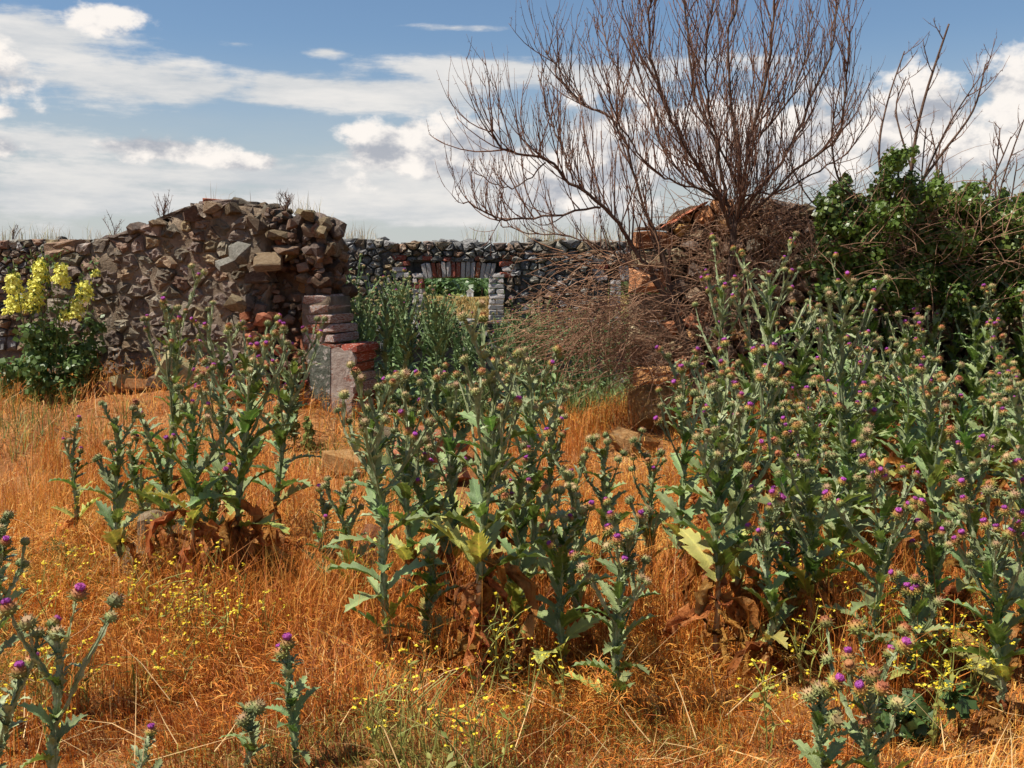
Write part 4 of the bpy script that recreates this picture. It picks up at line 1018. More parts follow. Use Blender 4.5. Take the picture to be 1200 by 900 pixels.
G1 = 'thistles scattered in the dry grass in front of the ruin'
for a, k in [
    # left
    ((92, 650, 85, 490, 'slim short thistle with twin purple blooms, first on the left of the left cluster'), dict(nbr=3, spread=.2, nleaf=10, lsize=.24, purple=.7, green=.2, yellow=4, ndead=3, fork=1)),
    ((140, 700, 135, 470, 'slender flowerless thistle standing second from left in the left cluster'), dict(nbr=4, spread=.2, nleaf=15, lsize=.26, purple=0, green=1, ndead=2, fork=1)),
    ((205, 690, 172, 478, 'thistle leaning left with single purple bloom above a bare brown stalk'), dict(nbr=4, spread=.25, nleaf=13, lsize=.27, purple=.3, ndead=4, stalk=.35, fork=1)),
    ((200, 640, 203, 350, 'tallest thistle of the left cluster reaching high against the brown wall'), dict(nbr=7, spread=.33, nleaf=16, purple=.4, lsize=.34, ndead=2, fork=2)),
    ((228, 705, 226, 450, 'thistle with pale dry leg and purple heads in the middle of the left cluster'), dict(nbr=6, spread=.3, nleaf=14, lsize=.33, purple=.4, ndead=6, stalk=.4, yellow=3)),
    ((272, 700, 300, 398, 'broad thistle with big curled brown leaves on the right of the left cluster'), dict(nbr=9, spread=.38, nleaf=16, lsize=.42, purple=.35, ndead=7, stalk=.33)),
    ((318, 660, 345, 395, 'bushy thistle with purple heads just left of the brick jamb'), dict(nbr=8, spread=.36, nleaf=16, lsize=.36, purple=.35, ndead=5, stalk=.3)),
    ((262, 640, 258, 385, 'thistle with many small leaves behind the broad one of the left cluster'), dict(nbr=7, spread=.34, nleaf=16, lsize=.30, purple=.3, ndead=3)),
    ((380, 705, 378, 575, 'short green thistle alone between the left cluster and the middle ones'), dict(nbr=3, spread=.22, nleaf=11, lsize=.22, purple=.4, green=.5, ndead=2, fork=0)),
    ((70, 985, 66, 722, 'large dark thistle with three upright branches at the lower left edge of the grass'), dict(hs=1.22, nbr=3, spread=.45, nleaf=11, lsize=.17, purple=.5, green=.45, ndead=1, stalk=0, fork=1, brstart=.42)),
    ((-8, 990, 14, 770, 'thistle cut by the left picture edge beside the three-branched dark one'), dict(hs=1.22, nbr=3, spread=.42, nleaf=10, lsize=.17, purple=.5, green=.4, ndead=1, stalk=0, fork=1, brstart=.45)),
    ((345, 905, 338, 745, 'small single-headed purple thistle standing alone in the front grass'), dict(hs=1.22, nbr=1, spread=.15, nleaf=13, lsize=.17, purple=1, green=0, ndead=0, stalk=0, fork=0, yellow=0)),
    ((290, 912, 292, 826, 'low bud thistle beside the single-headed purple one in the front grass'), dict(hs=1.22, nbr=2, spread=.2, nleaf=10, lsize=.15, purple=0, green=1, ndead=0, stalk=0, fork=0, yellow=0)),
    ((170, 930, 171, 872, 'tiny budding thistle barely showing at the bottom between grass stems'), dict(nbr=0, nleaf=7, lsize=.10, purple=.5, green=.5, ndead=0, stalk=0, yellow=0)),
    ((-14, 860, -4, 600, 'tall silver thistle half cut off by the left edge below the yellow flowers'), dict(nbr=4, spread=.22, nleaf=14, lsize=.24, purple=.1, green=.7, ndead=2)),
    # middle
    ((455, 795, 436, 445, 'tall thistle in front of the brick jamb with spreading brown-topped heads'), dict(nbr=7, spread=.34, nleaf=20, lsize=.32, purple=.15, green=.3, ndead=4, stalk=.12)),
    ((482, 735, 480, 455, 'thistle close behind and right of the one before the brick jamb'), dict(nbr=6, spread=.32, nleaf=17, lsize=.34, purple=.2, ndead=5, stalk=.3, yellow=3)),
    ((530, 720, 528, 428, 'thistle topped by a lone purple bloom in the middle of the doorway'), dict(nbr=5, spread=.25, nleaf=16, lsize=.32, purple=.4, green=.3, ndead=5, stalk=.3)),
    ((562, 800, 575, 408, 'tallest middle thistle on a thick bare tan stalk hung with brown leaves'), dict(nbr=8, spread=.33, nleaf=18, lsize=.36, purple=.12, ndead=9, stalk=.36, yellow=4, r0=.016)),
    ((625, 745, 622, 412, 'slim tall thistle right of the bare-stalked one under the far window'), dict(nbr=6, spread=.28, nleaf=17, lsize=.31, purple=.15, ndead=5, stalk=.28)),
    ((600, 780, 610, 535, 'mid-height thistle with purple crown in front of the two tall middle ones'), dict(nbr=6, spread=.28, nleaf=18, lsize=.30, purple=.4, ndead=4, stalk=.1, yellow=4)),
    ((545, 730, 470, 520, 'thistle leaning far left with small purple heads in the middle group'), dict(nbr=5, spread=.3, nleaf=12, lsize=.28, purple=.4, ndead=4, stalk=.35)),
    ((655, 800, 660, 590, 'leafy thistle left of the low front rosette with big green lower leaves'), dict(nbr=5, spread=.28, nleaf=15, lsize=.32, purple=.2, green=.4, ndead=5, stalk=.1)),
    ((680, 770, 665, 535, 'thistle with reddish heads behind the low front rosette'), dict(nbr=5, spread=.28, nleaf=14, lsize=.28, purple=.3, green=.3, ndead=4, stalk=.2)),
    ((715, 845, 735, 605, 'low bushy thistle with leafy base and two purple blooms in the middle front'), dict(nbr=8, spread=.34, nleaf=22, lsize=.26, purple=.4, green=.4, ndead=4, stalk=0, low=.06, brstart=.4)),
    ((505, 660, 500, 500, 'low thistle partly hidden behind the middle group, near the doorway rocks'), dict(nbr=5, spread=.32, nleaf=16, lsize=.28, purple=.2, green=.4, ndead=3)),
    ((640, 690, 648, 470, 'thin thistle behind the middle group, below the dry brush heap'), dict(nbr=5, spread=.3, nleaf=15, lsize=.26, purple=.3, green=.3, ndead=3, stalk=.25)),
    ((585, 705, 590, 450, 'thistle with flaring branches directly behind the tan-stalked one'), dict(nbr=7, spread=.36, nleaf=16, lsize=.3, purple=.15, ndead=5, stalk=.3)),
    ((410, 720, 402, 560, 'small thistle at the left foot of the jamb thistle with pale leaves'), dict(nbr=4, spread=.28, nleaf=14, lsize=.24, purple=.2, green=.5, ndead=3)),
    ((500, 790, 508, 640, 'low leafy thistle rosette among brown leaves in the middle group'), dict(nbr=2, spread=.25, nleaf=14, lsize=.28, purple=0, green=1, ndead=6, stalk=.1, yellow=5)),
    ((765, 690, 760, 520, 'small thistle at the left rim of the right slope below the boulder'), dict(nbr=4, spread=.26, nleaf=14, lsize=.26, purple=.3, green=.3, ndead=4)),
    ((925, 770, 930, 600, 'low thistle with yellowing foot leaves between stalks of the right slope'), dict(nbr=4, spread=.28, nleaf=15, lsize=.28, purple=.3, green=.2, ndead=6, yellow=5)),
    ((1065, 830, 1068, 680, 'short silver thistle below the dense mixed-colour cluster'), dict(nbr=5, spread=.3, nleaf=15, lsize=.24, purple=.4, green=.2, ndead=4)),
    ((175, 640, 150, 520, 'thistle lost among the left cluster with half-dried leaves'), dict(nbr=4, spread=.3, nleaf=13, lsize=.28, purple=.2, ndead=5, yellow=5)),
    ((240, 690, 262, 540, 'short thistle with drooping lower leaves inside the left cluster'), dict(nbr=4, spread=.3, nleaf=13, lsize=.28, purple=.4, ndead=6, yellow=4)),
    ((702, 700, 712, 500, 'narrow thistle with single purple bloom on the orange grass slope'), dict(nbr=4, spread=.24, nleaf=14, lsize=.26, purple=.3, green=.6, ndead=3, fork=1)),
    # right
    ((800, 705, 795, 420, 'first tall thistle of the right slope, beside the orange boulder'), dict(nbr=6, spread=.3, nleaf=18, lsize=.33, purple=.3, ndead=4, stalk=.2, yellow=3)),
    ((838, 790, 842, 475, 'thistle on a long pale bare stalk at the left of the right slope'), dict(nbr=7, spread=.32, nleaf=16, lsize=.34, purple=.3, ndead=5, stalk=.4, r0=.015)),
    ((862, 770, 868, 430, 'purple-topped thistle just right of the pale bare stalk'), dict(nbr=7, spread=.32, nleaf=17, lsize=.33, purple=.5, ndead=5, stalk=.3)),
    ((902, 800, 900, 575, 'shorter thistle with two bright purple blooms low on the right slope'), dict(nbr=5, spread=.26, nleaf=16, lsize=.26, purple=.6, green=.2, ndead=4, stalk=.2)),
    ((950, 775, 948, 520, 'leafy thistle between the two-bloom one and the cluster-headed one'), dict(nbr=6, spread=.3, nleaf=16, lsize=.34, purple=.2, ndead=6, stalk=.35)),
    ((1022, 800, 1042, 560, 'thistle with a dense cluster of mixed purple and orange heads'), dict(nbr=9, spread=.34, nleaf=18, lsize=.30, purple=.5, green=.05, ndead=6, stalk=.12)),
    ((1018, 955, 1020, 782, 'front thistle with fat green and red heads on spreading bare branches'), dict(nbr=7, spread=.55, nleaf=11, lsize=.18, purple=.3, green=.1, ndead=1, stalk=0, fork=1, hs=1.22, brstart=.3)),
    ((962, 950, 966, 800, 'thin budding thistle close to the left of the fat-headed front one'), dict(nbr=3, spread=.25, nleaf=11, lsize=.18, purple=.1, green=.8, ndead=0, stalk=0, fork=1, hs=1.2)),
    ((1090, 800, 1105, 610, 'short thistle with purple side blooms between right front thistles'), dict(nbr=5, spread=.28, nleaf=14, lsize=.26, purple=.5, ndead=5, stalk=.25)),
    ((1172, 850, 1160, 605, 'silvery thistle with several purple blooms near the right edge'), dict(nbr=8, spread=.36, nleaf=20, lsize=.30, purple=.5, green=.2, ndead=4, stalk=.05)),
    ((1205, 800, 1200, 545, 'thistle cut by the right picture edge behind the silvery one'), dict(nbr=7, spread=.34, nleaf=16, lsize=.32, purple=.3, ndead=5)),
    ((1140, 775, 1135, 520, 'thistle behind the silvery right-edge one with rusty dead leaves'), dict(nbr=6, spread=.3, nleaf=16, lsize=.32, purple=.2, ndead=8, stalk=.4)),
    ((985, 690, 985, 345, 'tall thistle rising above the crowd in the middle of the right slope'), dict(nbr=8, spread=.33, nleaf=17, lsize=.33, purple=.25, ndead=5)),
    ((850, 610, 845, 300, 'purple-headed thistle standing against the dark trunk of the bare tree'), dict(nbr=6, spread=.3, nleaf=16, lsize=.30, purple=.6, ndead=2)),
    ((905, 620, 900, 290, 'tall thistle with small purple heads just right of the bare tree trunk'), dict(nbr=7, spread=.3, nleaf=16, lsize=.30, purple=.35, ndead=2)),
]:
    stand(*a, group=G1, **k)

ORD = 'first second third fourth fifth sixth seventh eighth ninth tenth eleventh twelfth thirteenth fourteenth fifteenth sixteenth seventeenth eighteenth nineteenth twentieth twenty-first twenty-second twenty-third twenty-fourth twenty-fifth twenty-sixth twenty-seventh twenty-eighth twenty-ninth thirtieth thirty-first thirty-second thirty-third thirty-fourth thirty-fifth'.split()
def crowd():
    """the crowded slope on the right and the green growth in the doorway"""
    rng = random.Random(404); spots = []
    for tries in range(6000):
        if len(spots) >= 78: break
        y = 5.1 + 4.0 * rng.random() ** .9; x = rng.uniform(.18 * y, .56 * y)
        if y < 6.4 and x < .2 * y + .35: continue
        if y > 7.6 and x < .24 * y: continue
        if any((x - a) ** 2 + (y - b) ** 2 < (.38 if y < 7 else .30) ** 2 for a, b in spots): continue
        spots.append((x, y))
    rows = {}
    for x, y in spots: rows.setdefault(min(3, int((y - 5.1) / 1.0)), []).append((x, y))
    nm = ['front row of the right slope', 'second row of the right slope', 'third row of the right slope', 'rearmost row under the vines']
    for r, L in rows.items():
        for k, (x, y) in enumerate(sorted(L, key=lambda p: p[0] / p[1])):
            H = rng.uniform(.85, 1.22) if r < 3 else rng.uniform(1.15, 1.62)
            dr = r < 3 and (k * 7 + r * 3) % 9 == 4
            thistle(Vector((x, y, gz(x, y))), H * (.8 if dr else 1), ('dried brown thistle' if dr else 'crowded silvery thistle') + ', %s from the left, %s' % (ORD[k], nm[r]), 'thistles crowding the right slope', lean=(rng.gauss(0, .12), rng.gauss(0, .08)), nbr=rng.randint(3, 7), spread=rng.uniform(.26, .36),
                    nleaf=rng.randint(17, 24), lsize=rng.uniform(.28, .38), ndead=rng.randint(4, 7) if r < 2 else 3, purple=rng.uniform(.1, .4), green=.2, stalk=rng.uniform(.3, .5) if r < 2 else rng.uniform(.15, .4), fork=rng.randint(0, 2), hs=1.08, dried=dr)
    # doorway: four greener plants, copied
    protos = []
    for k in range(5):
        protos.append(thistle(Vector((0, 0, 0)), 1.35, 'one of the fresh green thistles filling the doorway before the far window', 'green thistles inside the doorway', nbr=8, spread=.34, nleaf=20, lsize=.27, ndead=0, purple=.06, green=.75, stalk=0, fork=0, far=True, seed=900 + k, hs=.8, low=.05))
    spots = []
    for tries in range(4000):
        if len(spots) >= 84: break
        y = 10.0 + 5.2 * rng.random(); x = rng.uniform(-.155, .115) * y
        if y < 10.6 and x > .06 * y: continue
        if any((x - a) ** 2 + (y - b) ** 2 < .22 ** 2 for a, b in spots): continue
        spots.append((x, y))
    rowof = lambda y: 0 if y < 11.2 else 1 if y < 12.5 else 2 if y < 13.8 else 3
    lab = {}
    for q in range(4):
        for k, p in enumerate(sorted([p for p in spots if rowof(p[1]) == q], key=lambda p: p[0] / p[1])):
            lab[p] = 'fresh green thistle inside the doorway, %s from the left in the %s row' % (ORD[min(k, 34)], ['nearest', 'second', 'third', 'rearmost'][q])
    for i, (x, y) in enumerate(spots):
        src = protos[i % 5]
        if i < 5: o = src
        else:
            o = src.copy(); C.objects.link(o)
            for ch in list(src.children):
                c = ch.copy(); C.objects.link(c); c.parent = o
                for g in list(ch.children):
                    d = g.copy(); C.objects.link(d); d.parent = c
        o['label'] = lab[(x, y)]
        px = 600 + 1250 * x / y
        h = 1.02 if px > 585 else 1.0
        s = rng.uniform(.85, 1.15) * (1.08 if px < 580 else .84) * (.85 if y < 10.7 else 1)
        if 485 < px < 600: s = min(s, .99 if px < 535 else .84)
        o.location = (x, y, gz(x, y)); o.rotation_euler.z = rng.uniform(0, 6.28); o.scale = (s, s, s)
crowd()

# ------------------------------------------------------------------ bare tree and brush
def shoots(mb, rng, path, rad, n, lmin, lmax, t0=.2, up=.9, lvl=0, side=.8, thick=.0048):
    K = len(path)
    for i in range(n):
        t = t0 + (1 - t0) * (i + rng.random()) / n; f = t * (K - 1); k = min(K - 2, int(f)); p = path[k].lerp(path[k + 1], f - k)
        tan = (path[k + 1] - path[k]).normalized(); u, v = frame_of(tan); a = rng.uniform(0, 2 * PI)
        d = (tan * .55 + (u * math.cos(a) + v * math.sin(a)) * side * rng.uniform(.5, 1.1) + Vector((0, 0, up * .35))).normalized()
        ln = rng.uniform(lmin, lmax) * (1.15 - .5 * t); pts = [p]; m = 5
        for j in range(m):
            d = (d + Vector((0, 0, up * .16)) + Vector((rng.gauss(0, .10), rng.gauss(0, .10), rng.gauss(0, .06)))).normalized(); pts.append(pts[-1] + d * ln / m)
        r = min(max(rad[k] * .75, .0032), thick * (1 + ln * .5)) * rng.uniform(.7, 1.15); rr = [r * (1 - .6 * j / m) for j in range(m + 1)]
        tube(mb, pts, rr, 4 if lvl == 0 else 3)
        if lvl < 1: shoots(mb, rng, pts, rr, int(2 + ln * 6), lmin * .35, lmax * .5, .12, up * .9, lvl + 1, .7, thick * .66)
        else:
            for j in range(2):            # bud spurs
                q = pts[rng.randrange(1, m)]; e = Vector((rng.gauss(0, 1), rng.gauss(0, 1), rng.gauss(0, 1))).normalized(); tube(mb, [q, q + e * .02], [r * .8, r * .3], 3, 0, False)
def bare_tree():
    rng = random.Random(61); Y = 9.0
    b = onground(835, 505); b.y = Y; b.x = at(838, 450, Y).x; b.z = gz(b.x, b.y)
    root = thing('bare_tree', 'leafless many-stemmed tree spreading grey-brown twigs against the clouds', 'tree', b)
    def W_(px, py, dy=0): return at(px, py, Y + dy) - b
    trunk = [Vector((0, 0, -.1)), W_(846, 420), W_(853, 350), W_(858, 300), W_(860, 262)]
    tp = smooth_path(trunk, 4); mb = MB(); tube(mb, tp, [.05 - .024 * i / (len(tp) - 1) for i in range(len(tp))], 9); ob('trunk', mb.mesh('trunk', MT['bark'], True), root)
    low = [Vector((-.12, 0, -.1)), W_(812, 430), W_(790, 365), W_(765, 324)]
    lp = smooth_path(low, 4); mb = MB(); tube(mb, lp, [.042 - .014 * i / (len(lp) - 1) for i in range(len(lp))], 8); ob('trunk', mb.mesh('trunk', MT['bark'], True), root)
    limbs = [  # pixel path, depth drift, base radius, shoots
        ([(765, 324), (732, 270), (705, 242), (672, 212), (639, 190), (595, 176), (573, 154)], -.5, .034, 17, 1.0),
        ([(705, 242), (650, 253), (595, 258), (573, 256), (545, 236)], -.7, .018, 12, .7),
        ([(765, 324), (720, 300), (670, 280), (620, 268), (585, 268)], .3, .014, 10, .5),
        ([(774, 306), (760, 253), (743, 192), (721, 143), (688, 126), (666, 110), (639, 60)], .3, .024, 14, .9),
        ([(790, 365), (772, 300), (760, 253)], 0, .060, 3, .6),
        ([(721, 143), (732, 110), (715, 60), (706, 15)], .4, .012, 7, .6),
        ([(858, 270), (837, 220), (809, 181), (782, 132), (760, 55), (757, 0)], -.5, .030, 16, 1.0),
        ([(858, 270), (848, 220), (831, 165), (815, 110), (804, 33), (798, -12)], .5, .028, 14, .9),
        ([(862, 262), (870, 231), (881, 165), (897, 110), (905, 33), (911, -22)], -.3, .036, 16, .9),
        ([(862, 262), (881, 231), (919, 176), (947, 121), (974, 55), (980, 0)], .3, .028, 15, .9),
        ([(862, 262), (892, 236), (936, 198), (980, 160), (996, 88), (999, 33)], -.6, .024, 14, .8),
        ([(860, 262), (864, 220), (859, 137), (853, 55), (870, -22)], .1, .034, 15, .9),
        ([(858, 268), (853, 242), (804, 209), (771, 165), (754, 100), (735, 40)], .6, .022, 14, .9),
        ([(853, 242), (820, 225), (790, 215), (760, 195), (728, 150), (715, 95)], -.8, .016, 12, .8),
        ([(881, 165), (925, 120), (948, 60), (955, 10)], .5, .014, 9, .7),
        ([(870, 231), (915, 226), (960, 205), (1000, 170), (1025, 130)], .7, .014, 9, .6),
        ([(864, 220), (835, 140), (825, 70), (835, 0)], -.6, .016, 10, .8),
        ([(672, 212), (655, 170), (640, 130), (632, 90)], .2, .010, 6, .5),
        ([(639, 190), (610, 215), (580, 225), (560, 205)], -.3, .008, 6, .45),
    ]
    join = {(705, 242): -.17, (721, 143): .18, (853, 242): .1, (881, 165): -.12, (870, 231): -.06, (864, 220): .02, (672, 212): -.25, (639, 190): -.33}
    for pxs, dy, r, n, ln in limbs:
        s0 = join.get(pxs[0], 0); k = len(pxs) - 1; pts = [W_(q[0], q[1], s0 + (dy - s0) * (i / k)) for i, q in enumerate(pxs)]
        pts = [p + Vector((rng.gauss(0, .018), rng.gauss(0, .03), rng.gauss(0, .018))) if 0 < i else p for i, p in enumerate(pts)]
        lp = [p + Vector((rng.gauss(0, .008), rng.gauss(0, .008), rng.gauss(0, .008))) for p in smooth_path(pts, 5)]; rad = [r * .44 * (1 - .68 * i / (len(lp) - 1)) + .003 for i in range(len(lp))]
        mb = MB(); tube(mb, lp, rad, 6); bo = ob('branch', mb.mesh('branch', MT['bark'], True), root)
        mb = MB(); shoots(mb, rng, lp, rad, int(n * 2.7), .30 * ln, 1.05 * ln, .05, 1.35); tag(ob('twigs', mb.mesh('twigs', MT['twig'], True), bo), kind='stuff')
    # right-hand companion
    b2 = at(1062, 430, 9.1); b2.z = gz(b2.x, b2.y)
    root = thing('bare_shrub', 'smaller leafless shrub with long straight rods rising out of the vines', 'shrub', b2)
    def W2(px, py, dy=0): return at(px, py, 9.1 + dy) - b2
    for pxs, dy, r, n, ln in [([(1062, 430), (1060, 300), (1068, 198), (1082, 121), (1112, 28)], -.2, .022, 9, .5), ([(1060, 300), (1075, 225), (1100, 185), (1140, 130), (1155, 75)], .1, .016, 10, .6),
                              ([(1060, 300), (1040, 240), (1030, 180), (1040, 120), (1060, 60)], .3, .013, 8, .5), ([(1060, 320), (1020, 250), (985, 215), (975, 160), (985, 95)], -.4, .012, 9, .6),
                              ([(1068, 198), (1050, 130), (1062, 90)], .3, .008, 5, .4), ([(1066, 300), (1095, 240), (1098, 190), (1090, 150)], .2, .010, 6, .4), ([(1062, 330), (1000, 270), (950, 235), (920, 180)], .3, .010, 8, .5),
                              ([(1075, 225), (1110, 150), (1145, 95)], -.3, .009, 7, .5), ([(1062, 340), (1120, 270), (1160, 215), (1185, 160)], -.3, .011, 8, .5)]:
        k = len(pxs) - 1; lp = smooth_path([W2(q[0], q[1], dy * i / k) for i, q in enumerate(pxs)], 5); rad = [r * (1 - .75 * i / (len(lp) - 1)) + .002 for i in range(len(lp))]
        mb = MB(); tube(mb, lp, rad, 5); bo = ob('branch', mb.mesh('branch', MT['bark'], True), root)
        mb = MB(); shoots(mb, rng, lp, rad, n, .2 * ln, .9 * ln, .35, .9); tag(ob('twigs', mb.mesh('twigs', MT['twig'], True), bo), kind='stuff')
    for bx, tops, lab in [((1165, 420), [(1172, 150), (1192, 190), (1150, 230), (1200, 140)], 'crooked bare twigs standing above the vines near the right edge'), ((1085, 400), [(1085, 150), (1105, 175), (1072, 185)], 'thin dark bare stem with crooked side twigs in front of the vines')]:
        b3 = at(bx[0], bx[1], 9.0); b3.z = gz(b3.x, b3.y); root = thing('bare_shrub', lab, 'shrub', b3)
        for tp_ in tops:
            e = at(tp_[0], tp_[1], 9.0 + rng.uniform(-.3, .3)) - b3; pts = [Vector((0, 0, -.05)), e * .4 + Vector((rng.gauss(0, .08), 0, .1)), e * .75 + Vector((rng.gauss(0, .06), 0, 0)), e]
            lp = smooth_path(pts, 5); rad = [.010 * (1 - .7 * i / (len(lp) - 1)) + .002 for i in range(len(lp))]
            mb = MB(); tube(mb, lp, rad, 5); bo = ob('branch', mb.mesh('branch', MT['bark'], True), root)
            mb = MB(); shoots(mb, rng, lp, rad, 9, .08, .3, .5, .4, 0, 1.0); tag(ob('twigs', mb.mesh('twigs', MT['twig'], True), bo), kind='stuff')
bare_tree()

def brush():
    rng = random.Random(70)
    def tangle(mb, c, ex, n, lmin, lmax, bias, r=.0038):
        for _ in range(n):
            p = Vector((c[0] + rng.gauss(0, ex[0]), c[1] + rng.gauss(0, ex[1]), c[2] + rng.gauss(0, ex[2])))
            if p.z < gz(p.x, p.y): p.z = gz(p.x, p.y) + rng.uniform(0, .2)
            d = (Vector(bias) + Vector((rng.gauss(0, .55), rng.gauss(0, .4), rng.gauss(0, .45)))).normalized(); ln = rng.uniform(lmin, lmax); pts = [p]; bend = Vector((rng.gauss(0, .10), rng.gauss(0, .1), rng.gauss(-.06, .12)))
            for j in range(5): d = (d + bend).normalized(); pts.append(pts[-1] + d * ln / 5)
            rr = r * rng.uniform(.5, 1.3); tube(mb, pts, [rr * (1 - .12 * j) for j in range(6)], 3, 0, False)
    spec = [('dry_brush', 'tangled heap of dry brown twigs drooping left below the bare tree', [(at(780, 415, 8.9), (.16, .2, .14), 260, (-.7, 0, -.1)), (at(740, 375, 9.0), (.26, .25, .18), 430, (-.8, 0, -.1)), (at(690, 385, 9.2), (.25, .25, .16), 260, (-.8, 0, -.25)),
                                                                                                  (at(835, 340, 9.1), (.14, .18, .32), 260, (-.3, 0, .5)), (at(730, 310, 9.2), (.3, .2, .08), 110, (-.9, 0, .1))]),
            ('dry_brush', 'mat of dead twigs hanging over the top of the stone stump behind the tree', [(at(880, 250, 9.35), (.25, .15, .08), 170, (.2, 0, .2)), (at(905, 275, 9.3), (.26, .15, .2), 190, (.3, 0, -.4)), (at(870, 330, 9.3), (.25, .15, .3), 170, (.1, 0, -.6)), (at(800, 270, 9.5), (.14, .15, .15), 30, (-.2, 0, .2))]),
            ('dry_brush', 'loose spray of pale dead twigs between the tree and the green vines', [(at(975, 300, 9.0), (.28, .15, .22), 190, (.6, 0, .4)), (at(1040, 270, 8.8), (.3, .15, .2), 170, (.5, 0, .6)), (at(1120, 290, 8.75), (.35, .15, .25), 170, (.4, 0, .7))])]
    for name, lab, parts in spec:
        c0 = parts[0][0]; root = thing(name, lab, 'brushwood', (c0.x, c0.y, gz(c0.x, c0.y))); o = root.location.copy()
        for c, ex, n, bias in parts:
            mb = MB(); tangle(mb, c, ex, n, .15, .6, bias); mb.v = [(a - o.x, b - o.y, d - o.z) for a, b, d in mb.v]
            tag(ob('twigs', mb.mesh('twigs', MT['brush'], True), root), kind='stuff')
brush()

# ------------------------------------------------------------------ vines
def vines():
    rng = random.Random(88)
    for lab, lumps in [('green leafy vine climbing to a peak on the wall right of the bare tree', [(1010, 285, .30, .26), (1045, 235, .26, .26), (1048, 200, .07, .20), (1046, 222, .12, .12), (992, 262, .16, .16), (1060, 300, .32, .28), (1010, 335, .34, .22), (965, 300, .16, .10), (1052, 184, .03, .07), (1000, 300, .25, .2)]),
                       ('broad green vine mound covering the wall at the right edge', [(1110, 245, .30, .22), (1160, 240, .32, .22), (1120, 300, .36, .30), (1190, 300, .36, .32), (1230, 260, .32, .26), (1150, 350, .40, .26), (1290, 300, .4, .36), (1085, 330, .30, .25)])]:
        c0 = at(lumps[0][0], lumps[0][1], 9.25); base = Vector((c0.x, c0.y, gz(c0.x, c0.y))); root = thing('vine', lab, 'vine', base)
        mb = MB(); ms = MB()
        for px, py, rx, rz in lumps:
            c = at(px, py, 9.0 + rng.uniform(-.15, .1)) - base
            for q in range(7):
                cc = c + Vector((rng.uniform(-1, 1) * rx, rng.gauss(0, .14), rng.uniform(-1, .8) * rz * .8))
                clump(mb, rng, cc, (rx * .42, .2, rz * .42), int(90 + 1300 * rx * rz), .036, .35)
            p0 = Vector((c.x * .7, .05, 0)); pts = [p0, p0.lerp(c, .5) + Vector((rng.gauss(0, .1), rng.gauss(0, .05), .1)), c + Vector((0, 0, rz * .8))]
            tube(ms, smooth_path(pts, 4), .009, 4)
        x0, x1 = (958, 1085) if lumps[0][0] < 1050 else (1075, 1320)
        for q in range(8500):
            px = rng.uniform(x0, x1); tp_ = 226 + 9 * math.sin(px * .05) + 8 * math.sin(px * .17) + 6 * math.sin(px * .41) + (40 * max(0, (980 - px) / 45)); py = tp_ + (350 - tp_) * rng.random() ** 1.25
            p = at(px, py, 9.05 + rng.gauss(0, .10) + .12 * math.sin(px * .07) * math.sin(py * .06)) - base
            leafquad(mb, rng, p, Vector((rng.gauss(0, .6), -1 + rng.gauss(0, .5), .5 + rng.gauss(0, .5))), rng.uniform(.028, .055))
        tag(ob('foliage', mb.mesh('foliage', MT['vine']), root), kind='stuff'); ob('stems', ms.mesh('stems', MT['bark'], True), root)
vines()

